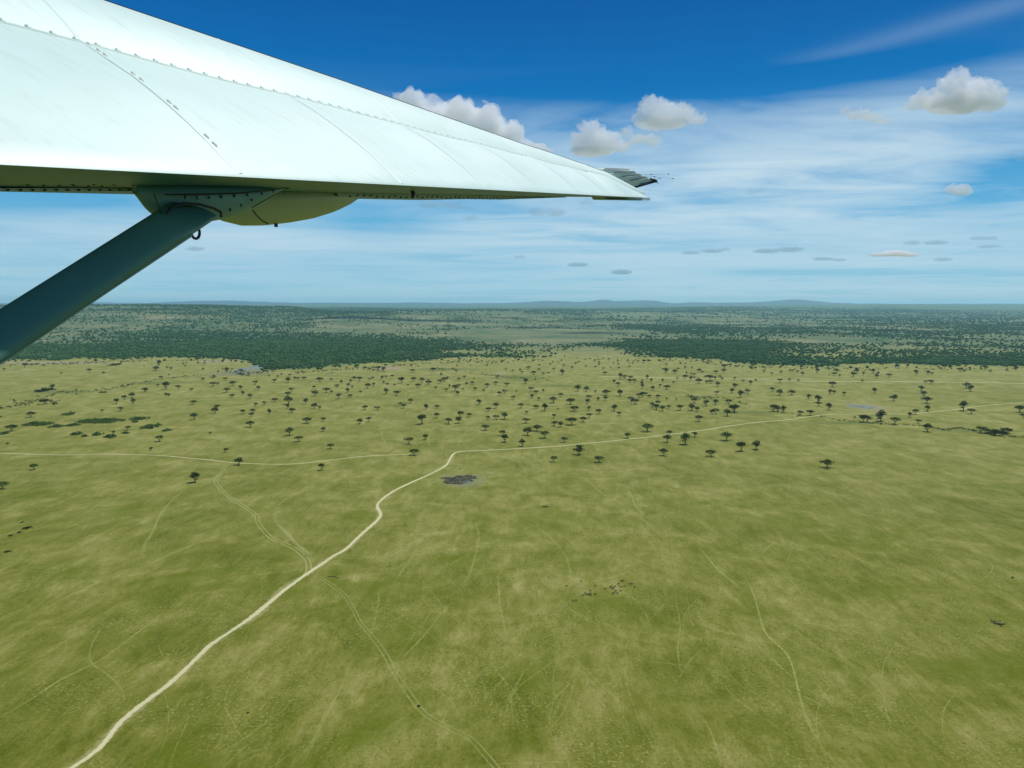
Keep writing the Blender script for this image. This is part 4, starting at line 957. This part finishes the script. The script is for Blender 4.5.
    for t in RIBS[1:2]:
        P = row(t+.02)
        for f in (.03, .09, .13, .30, .35, .52, .56, .75, .8):
            i = 15-f*9; a = int(i); q = P[a].lerp(P[a+1], i-a); pts.append((q+out*.001, out))
    domes(pts, .006, None, 'rib_fastener', plain('worn fasteners', (.50, .56, .46), .6), .45, 1.8)
    # underside detail: flap strip, rows of fasteners
    V = []; Fc = []; tt = np.linspace(.6, 1.50, 24)
    f1 = pl([(0, 188.2), (150, 187.8)]); f2 = pl([(0, 191.6), (150, 191.2)])
    for t in tt: V += [on_line(f1, t, 1.585), on_line(f2, t, 1.58), on_line(f2, t, 1.63)+UP*.004, on_line(f1, t, 1.63)]
    for a in range(len(tt)-1):
        for k in range(4): Fc.append((a*4+k, a*4+(k+1) % 4, a*4+4+(k+1) % 4, a*4+4+k))
    L('flap_edge', V, Fc, plain('bright alloy edge', (.75, .92, .98), .4, .1, 8))
    dn = (-UP*.8-AF*.6).normalized()
    pts = [(on_line(lambda x: 190.0, t, 1.577), dn) for t in np.linspace(1.05, 1.50, 17)]
    for f, a0, a1, nn_ in ((.22, 1.10, 1.42, 9), (.42, 1.12, 1.30, 6), (.34, 1.50, 1.85, 7), (.5, 1.2, 1.36, 4)):
        for t in np.linspace(a0, a1, nn_):
            P = prof(t); pts.append((P[2].lerp(P[4], f)-UP*.003-AF*.002, dn))
    domes(pts, .0042, None, 'underside_rivet', blk, .5)
    # far run of rivet heads on the bright rear seam
    V = []; Fc = []; tt = np.linspace(2.35, 5.0, 60)
    def bo(t):
        k = min(1, max(0, (t-.9)/(T1-.9))); tip = min(max(0, (t-5.4)/(T1-5.4)), 1); return 1.3+.40*(1-.3*k)*(1-.97*tip**2)-.014
    g1 = pl([(330, 192.3), (360, 193.2), (420, 194.2), (560, 196.8)]); g2 = pl([(330, 196.6), (420, 198.4), (500, 199.6), (560, 197.6)])
    for t in tt:
        o_ = bo(t)-.06; V += [on_line(g1, t, o_+.01), on_line(g2, t, o_), on_line(g2, t, o_+.04)+UP*.01]
    for a in range(len(tt)-1):
        for k in range(3): Fc.append((a*3+k, a*3+(k+1) % 3, a*3+3+(k+1) % 3, a*3+3+k))
    L('rear_seam', V, Fc, plain('bright rear seam', (.75, .90, .92), .5, .2, 10))
    pts = []; rr2 = random.Random(8)
    for t in np.linspace(2.4, 4.9, 56):
        o_ = bo(t)-.075; pts.append((on_line(lambda x: g2(x)-.9-rr2.choice((0, 1.0)), t, o_), dn))
    domes(pts, .0065, None, 'rear_rivet', blk, .5)
    # jury bracket
    V = []; Fc = []; tube(V, Fc, [at_t(411, 190, 2.6), at_t(413.5, 193.5, 2.6), at_t(412.5, 198, 2.6)], [.006, .009, .006]); L('tank_drain', V, Fc, blk)
    # bodies hanging below: lofted along the span
    def canoe(name, x0, x1, top, bot, off, half, mat, n=34, m=12, pw=1.0):
        V = []; Fc = []
        for i in range(n):
            f = i/(n-1); px = x0+(x1-x0)*f; a = at_off(top, off, px); 
            r_ = ray(px, bot(px)); bq = CAM+r_*(off/r_.dot(AF)); d = max(.002, (a-bq).z); w_ = half*max(.04, math.sin(math.pi*min(max(f, .03), .97)))**.7
            for k in range(m):
                an = math.pi*k/(m-1); V.append(a+AF*(-math.cos(an)*w_)-UP*(math.sin(an)**pw*d)+UP*.0)
            V.append(a+UP*.03)
        mm = m+1
        for i in range(n-1):
            for k in range(mm): Fc.append((i*mm+k, i*mm+(k+1) % mm, (i+1)*mm+(k+1) % mm, (i+1)*mm+k))
        Fc.append(tuple(range(mm))); Fc.append(tuple((n-1)*mm+k for k in range(mm))[::-1])
        return L(name, V, Fc, mat, True)
    ptop = pl([(135, 192.0), (215, 191.5), (250, 190.5), (290, 187)])
    pbot = pl([(135, 192.6), (140, 201), (147, 210), (157, 218.6), (180, 222), (205, 222), (222, 219), (240, 213.5), (253.5, 207.8), (276, 194.5), (290, 187.6)])
    canoe('strut_fairing', 135.2, 290, ptop, pbot, 1.52, .055, plate, 44)
    otop = pl([(215, 195), (300, 193), (360, 196.4)]); obot = pl([(212, 216), (222, 221), (243, 225.8), (262, 225.6), (285, 223), (310, 218.6), (330, 212.6), (347, 205), (360, 197)])
    pod = canoe('track_fairing', 212, 360, otop, obot, 1.70, .10, olive, 40)
    V = []; Fc = []
    tube(V, Fc, [CAM+ray(x, y)*(1.60/ray(x, y).dot(AF)) for x, y in ((252.5, 210), (257, 216), (262.5, 221), (268, 223.6))], [.0022]*4, 5); L('fairing_joint', V, Fc, blk)
    V = []; Fc = []; q = CAM+ray(276, 223.4)*(1.66/ray(276, 223.4).dot(AF)); tube(V, Fc, [q, q-UP*.012], [.006, .006]); L('drain_nipple', V, Fc, blk)
    # plate fasteners
    fx = [(221.5, 196.8), (234.4, 196), (247.6, 195.1), (261.8, 193.8), (273.3, 191.2), (251.6, 200), (241, 205.4), (230.2, 209.6), (185, 197.3), (196.8, 197.8), (209.1, 197.5), (230.1, 209.8)]
    pts = [(CAM+ray(x, y)*(1.464/ray(x, y).dot(AF)), -AF) for x, y in fx]; domes(pts, .0048, None, 'fairing_bolt', blk, .5)
    V = []; Fc = []
    tube(V, Fc, [CAM+ray(x, y)*(1.462/ray(x, y).dot(AF)) for x, y in ((154, 193.5), (155.6, 199), (158.5, 206), (160.6, 212), (163.5, 215))], [.0016]*5, 5)
    tube(V, Fc, [CAM+ray(x, y)*(1.462/ray(x, y).dot(AF)) for x, y in ((165, 194.3), (200, 194.4), (240, 193.2), (270, 190.2), (292, 186.8))], [.0016, .0024, .002, .0018, .0014], 5)
    tube(V, Fc, [CAM+ray(x, y)*(1.462/ray(x, y).dot(AF)) for x, y in ((252, 207.6), (262, 202), (276, 194.2), (290, 187.4))], [.0014]*4, 5)
    L('sealant_line', V, Fc, blk)
    # strut: streamlined section
    A0 = CAM+ray(-150, 434)*(1.36/ray(-150, 434).dot(AF)); A1 = CAM+ray(193, 211)*(1.47/ray(193, 211).dot(AF))
    ax = (A1-A0).normalized(); V = []; Fc = []; n = 24; view = ((A0+A1)*.5-CAM).normalized(); side = ax.cross(view).normalized(); dep = side.cross(ax).normalized()
    segs = 8
    for i in range(segs+1):
        f = i/segs; c = A0.lerp(A1, f); hw = .0515*(c-CAM).length/2.15*(1.03-.13*f)
        for k in range(n):
            a = 2*math.pi*k/n; sx = math.cos(a); sy = math.sin(a)
            low = sx*(1 if side.z < 0 else -1)
            V.append(c+side*sx*hw+dep*sy*hw*.42*(1-.35*sx)+(ax*(.004+.050*low) if i == segs else Vector()))
    for i in range(segs):
        for k in range(n): Fc.append((i*n+k, i*n+(k+1) % n, (i+1)*n+(k+1) % n, (i+1)*n+k))
    Fc.append(tuple(range(n))[::-1]); Fc.append(tuple(segs*n+k for k in range(n)))
    st = L('strut', V, Fc, dark, True)
    # thin pale strip on the lower edge of the strut near its top
    sg = side if side.z < 0 else -side
    V = []; Fc = []; m0 = A0.lerp(A1, .0); tube(V, Fc, [A0.lerp(A1, f)+sg*.0512*(1.03-.13*f)*(A0.lerp(A1, f)-CAM).length/2.15-dep*.004 for f in (.0, .3, .6, .8, .93)], [.0022, .0022, .0024, .0034, .004], 6)
    L('strut_edge_strip', V, Fc, plain('pale strut edge', (.22, .30, .22), .5, .3, 10), parent=e)
    # cuff where the strut meets the plate
    V = []; Fc = []; tube(V, Fc, [CAM+ray(x, y)*(1.44/ray(x, y).dot(AF)) for x, y in ((166, 213.5), (173, 206.6), (184, 203.4), (200, 204.5), (214, 208.5), (220.5, 212), (221.5, 217.5))], [.003, .0038, .004, .0036, .0036, .004, .0036], 6); L('strut_cuff', V, Fc, blk)
    # tie-down ring
    bm = bmesh.new(); c = CAM+ray(195.3, 232)*(1.46/ray(195.3, 232).dot(AF)); Rm = .0165; V = []; Fc = []; m1, m2 = 20, 8
    ex = (DH*.95+AF*.1).normalized()
    for i in range(m1):
        a = 2*math.pi*i/m1; cd = ex*math.cos(a)+UP*math.sin(a)*1.02
        for k in range(m2):
            b_ = 2*math.pi*k/m2; V.append(c+cd*(Rm+.0036*math.cos(b_))+ex.cross(UP)*.0036*math.sin(b_))
    for i in range(m1):
        for k in range(m2): Fc.append((i*m2+k, i*m2+(k+1) % m2, ((i+1) % m1)*m2+(k+1) % m2, ((i+1) % m1)*m2+k))
    V2 = []; F2 = []; tube(V2, F2, [c+UP*.016, c+UP*.034+DH*.004], [.0045, .006]); b0 = len(V); V += V2; Fc += [tuple(q+b0 for q in f) for f in F2]
    L('tie_down_ring', V, Fc, plain('blued steel', (.010, .016, .045), .35, .2, 5), True)
    # aileron corner beyond the tip: corrugated skin
    q = [at_t(590, 168.0, 6.25), at_t(629.5, 169.6, 6.9), at_t(655.5, 181.6, 7.25), at_t(634, 187.5, 6.95)]
    nn = (q[1]-q[0]).cross(q[3]-q[0]).normalized(); nn = nn if nn.dot(CAM-q[0]) > 0 else -nn
    V = []; Fc = []; nu, nv = 14, 40
    for j in range(nv+1):
        for i in range(nu+1):
            u = i/nu; v = j/nv; p = (q[0]*(1-u)+q[1]*u)*(1-v)+(q[3]*(1-u)+q[2]*u)*v
            V.append(p+nn*.008*(abs(math.sin(v*math.pi*4.5))**.5))
    W = nu+1
    Fc = [(j*W+i, j*W+i+1, (j+1)*W+i+1, (j+1)*W+i) for j in range(nv) for i in range(nu)]
    b0 = len(V)
    V += [V[0]-nn*.03, V[nu]-nn*.03, V[nv*W+nu]-nn*.03, V[nv*W]-nn*.03]
    Fc += [(b0+3, b0+2, b0+1, b0), tuple(range(0, nu+1))+(b0+1, b0), tuple(nv*W+i for i in range(nu, -1, -1))+(b0+3, b0+2), tuple(j*W for j in range(nv, -1, -1))+(b0, b0+3), tuple(j*W+nu for j in range(nv+1))+(b0+2, b0+1)]
    al = L('aileron', V, Fc, plain('grey-green aileron paint', (.62, .74, .66), .5, .15, 6))
    V = []; Fc = []
    for v in (.0, .24, .46, .68, .93):
        a_ = (q[0]*(1-.25)+q[1]*.25)*(1-v)+(q[3]*.75+q[2]*.25)*v; b_ = q[1]*(1-v)+q[2]*v; tube(V, Fc, [a_.lerp(b_, .1)+nn*.010, b_-(b_-a_)*.03+nn*.010], [.0032, .0025], 5)
    tube(V, Fc, [q[2]+nn*.01-(q[2]-q[1])*.25, q[2]+nn*.01], [.006, .014], 6); tube(V, Fc, [q[3]+nn*.01, q[2]+nn*.01], [.010, .008], 6)
    L('corrugation_seam', V, Fc, blk, parent=al)
    for (xa, ya, xb, yb) in ((643, 174.5, 668, 174), (646, 176, 672.5, 178.6), (652, 179.5, 660, 178.6), (655, 182, 658, 183.2)):
        V = []; Fc = []; pa, pb = at_t(xa, ya, 7.1), at_t(xb, yb, 7.3)
        tube(V, Fc, [pa, pb], [.0015, .0012], 5); tube(V, Fc, [pb, pb+(pb-pa).normalized()*.014], [.005, .004], 6); tube(V, Fc, [pa.lerp(pb, .3), pa.lerp(pb, .3)+(pb-pa).normalized()*.014], [.005, .004], 6)
        L('static_wick', V, Fc, blk)
    # tip fairing block with vent slots
    fa = [(602, 196.2, 5.65), (648.5, 198.0, 6.6), (648.8, 200.6, 6.6), (604.5, 199.8, 5.65)]
    Q = [at_t(*a) for a in fa]; V = Q+[p+AF*.10+UP*.004 for p in Q]; Fc = [(0, 1, 2, 3), (7, 6, 5, 4), (0, 4, 5, 1), (1, 5, 6, 2), (2, 6, 7, 3), (3, 7, 4, 0)]
    tf = L('tip_fairing', [v-AF*.012 for v in V], Fc, plain('tip fairing paint', (.42, .55, .56), .5, .1, 6))
    V = []; Fc = []
    for i in range(11):
        x = 604.6+i*1.95; tube(V, Fc, [at_t(x, 197.0, 5.68+.03*i)-AF*.014, at_t(x+.3, 199.4, 5.68+.03*i)-AF*.014], [.0045, .0045], 5)
    L('vent_slots', V, Fc, blk, parent=tf)
wing()

# ------------------------------------------------------------------ clouds, far out over the hills
def mat_cloud(name, dens, col):
    b = N(name); v = b.n('ShaderNodeVolumePrincipled'); v.inputs['Color'].default_value = col+(1,); v.inputs['Density'].default_value = dens; v.inputs['Anisotropy'].default_value = 0.0
    return b.out(vol=v.outputs[0])
CW = mat_cloud('cumulus vapour', .0085, (1.04, 1.07, 1.115)); CG = mat_cloud('shade-grey vapour', .0027, (.52, .74, .88)); CT_ = mat_cloud('thin white vapour', .0085, (1.02, 1.09, 1.16))  # white vapours coloured past full scatter, painting the clouds brighter
def cloud(label, blobs, base_alt, mat, rough=1.0, seed=0, group=None, name='cumulus_cloud', vox=.045):
    """blobs: (px, py, rx, ry) seen from the lens; base_alt metres above it"""
    pyb = max(p[1]+p[3] for p in blobs); k = base_alt/slope_of(pyb); ctr_x = sum(p[0] for p in blobs)/len(blobs)
    c0 = ray(ctr_x, pyb)*k+CAM0
    bm = bmesh.new(); rs = random.Random(seed); mx = 0
    for px, py, rx, ry in blobs:
        c = ray(px, py)*k+CAM0-c0; sx = rx/F*k; sz = ry/F*k; mx = max(mx, sx)
        M = Matrix.Translation(c+Vector((0, rs.uniform(-.25, .25)*sx, 0))) @ Matrix.Diagonal((sx, sx*.85, sz, 1))
        bmesh.ops.create_icosphere(bm, subdivisions=3, radius=1, matrix=M)
    me = bpy.data.meshes.new('tmp'); bm.to_mesh(me); bm.free(); o = bpy.data.objects.new('tmp', me); COL.objects.link(o)
    W = max(v.co.x for v in me.vertices)-min(v.co.x for v in me.vertices); Hh = max(v.co.z for v in me.vertices)-min(v.co.z for v in me.vertices)
    m = o.modifiers.new('r', 'REMESH'); m.mode = 'VOXEL'; m.voxel_size = max(W/190, Hh/55)
    dg = bpy.context.evaluated_depsgraph_get(); res = bpy.data.meshes.new_from_object(o.evaluated_get(dg)); bpy.data.objects.remove(o)
    s = Hh; zb = min(v.co.z for v in res.vertices)
    nr = [v.normal.copy() for v in res.vertices]; sd = Vector((seed*3.1, seed*1.7, 0))
    for v, nn in zip(res.vertices, nr):
        p = v.co/s
        d = noise.fractal(p*1.9+sd, 1, 2, 2)*.22+abs(noise.noise(p*4.2+sd))*.30+noise.fractal(p*8+sd, .8, 2, 3)*.16+abs(noise.noise(p*17+sd))*.09
        top = min(1, max(.25, (v.co.z-zb)/(Hh*.45)))
        v.co = v.co+nn*(d-.10)*s*.62*rough*top
    t2 = bpy.data.objects.new('tmp', res); COL.objects.link(t2); m = t2.modifiers.new('r', 'REMESH'); m.mode = 'VOXEL'; m.voxel_size = max(W/200, Hh/60)
    dg = bpy.context.evaluated_depsgraph_get(); res = bpy.data.meshes.new_from_object(t2.evaluated_get(dg)); bpy.data.objects.remove(t2)
    res.name = name
    o = link(name, res, mat, smooth=True); o.location = c0
    tag(o, label, 'cloud', group)
CAM0 = Vector((0, 0, H))
cloud('long heaped white cloud bank rising from behind the wing', [(404, 99, 12, 11), (424, 101, 17, 12), (446, 110, 20, 13), (466, 118, 20, 13), (493, 121, 15, 11), (480, 130, 22, 12), (508, 136, 16, 9), (530, 147, 17, 6), (545, 151, 12, 4), (440, 122, 30, 14)], 1500, CW, 1, 1)
cloud('white cumulus just above the wing tip, with a peaked top', [(592, 132, 12, 11), (583, 141, 13, 9), (604, 142, 16, 9), (618, 147, 12, 5), (593, 150, 24, 5)], 1300, CW, 1, 2)
cloud('broad bright white cumulus right of the wing tip', [(650, 108, 12, 10), (664, 110, 15, 11), (680, 113, 15, 9), (696, 119, 12, 6), (662, 122, 28, 6), (640, 118, 9, 6)], 1300, CW, 1, 3)
cloud('small ragged white cloud between the two cumulus near the wing tip', [(628, 133, 7, 5), (640, 139, 10, 5), (653, 141, 9, 6), (632, 142, 9, 3)], 1200, CT_, 1.1, 4)
cloud('thin wispy white cloud left of the big right cumulus', [(846, 110, 6, 3.5), (858, 114, 12, 4.5), (872, 117, 12, 3.5), (884, 121, 10, 2)], 1200, CT_, 1.2, 5)
cloud('big puffy white cumulus at upper right', [(961, 80, 15, 12), (978, 87, 17, 12), (994, 93, 14, 10), (948, 90, 16, 10), (925, 101, 17, 9), (960, 102, 34, 10), (988, 103, 18, 8), (915, 106, 9, 5)], 1500, CW, 1, 6)
cloud('small round white cloud low on the right', [(952, 189, 7, 5), (960, 190, 10, 6), (967, 192, 6, 4)], 1100, CW, .8, 7)
cloud('low white cloud streak near the skyline at right', [(880, 254.5, 12, 2.2), (897, 253, 14, 3.0), (908, 255, 10, 2)], 1200, CT_, .7, 8)
G = 'small grey shaded clouds low in the sky'
for i, (lab, bl) in enumerate([
    ('flat grey cloud scrap directly under the wing, left one of a pair', [(430, 204, 13, 4), (448, 205, 11, 3.2)]),
    ('grey cloud scrap under the wing, right one of a pair', [(458, 206, 7, 4), (467, 208, 5, 3)]),
    ('larger flat-based grey cloud under the outer wing', [(538, 212, 11, 4.2), (555, 212.5, 12, 4.4)]),
    ('faint grey cloud puff just under the wing tip', [(585, 201, 6, 4), (591, 203, 5, 3)]),
    ('tiny faint grey cloud below the wing, left of centre', [(470, 218, 9, 2.4)]),
    ('small dark grey cloud tuft right of the wing tip', [(751, 192, 6, 3.6), (758, 191.5, 5, 2)]),
    ('tiny dark grey cloud arc above mid right', [(833, 176, 4, 1.8), (840, 177, 4, 1.4)]),
    ('tiny dark cloud scrap left of the round low cloud', [(855, 200.5, 2.6, 1.6)]),
    ('small dark grey cloud scrap below the big cumulus', [(954, 163, 5, 3.2), (958, 161, 3, 3)]),
    ('flat grey cloud low on the right, left of the white streak', [(766, 251, 13, 2.4), (790, 249.5, 14, 2.6)]),
    ('thin grey cloud low above the hills, right of centre', [(712, 251, 12, 2), (724, 249.5, 7, 1.6)]),
    ('faint grey cloud line left of centre right', [(690, 253, 10, 1.8)]),
    ('grey cloud strip under the flat grey cloud', [(822, 259, 11, 1.8), (838, 260, 8, 1.4)]),
    ('lower grey strip at right beside the white streak', [(943, 259.6, 9, 1.8)]),
    ('flat grey cloud above the white streak at right', [(912, 243, 9, 2.2), (936, 242.6, 12, 2)]),
    ('upper of two grey clouds near the right edge', [(978, 238, 8, 2.4), (990, 238, 8, 2)]),
    ('lower of two grey clouds near the right edge', [(986, 246.6, 9, 2), (997, 246, 6, 1.4)]),
    ('small flat grey cloud low left of centre', [(578, 264.6, 11, 2.2)]),
    ('small low grey cloud right of the flat one near centre', [(622, 272, 11, 2.4)]),
    ('faint grey cloud smudge beyond the tie-down ring', [(196, 249, 10, 2.2)]),
    ('grey cloud scrap below centre, over the forest skyline', [(520, 257, 7, 1.6)]),
    ('ragged grey cloud at the right frame edge', [(1012, 153, 8, 3.4), (1024, 158, 9, 4)])]):
    cloud(lab, bl, 1000, CG, 2.2, 20+i, G)  # shade of these small clouds is put into their grey-blue vapour colour

# ------------------------------------------------------------------ air
def haze():
    m = N('haze air'); v = m.n('ShaderNodeVolumePrincipled'); v.inputs['Color'].default_value = (.48, .85, 1.0, 1); v.inputs['Density'].default_value = HZ; v.inputs['Anisotropy'].default_value = .25
    mat = m.out(vol=v.outputs[0]); s = 41000; z0, z1 = -12, 395
    V = [(x, y, z) for x in (-s, s) for y in (-s, s) for z in (z0, z1)]
    Fc = [(0, 1, 3, 2), (4, 6, 7, 5), (0, 4, 5, 1), (2, 3, 7, 6), (0, 2, 6, 4), (1, 5, 7, 3)]
    o = link('haze', mesh('haze', V, Fc), mat); tag(o, 'pale blue haze over the plain', 'haze', kind='stuff')
HZ = 2.9e-5
haze()
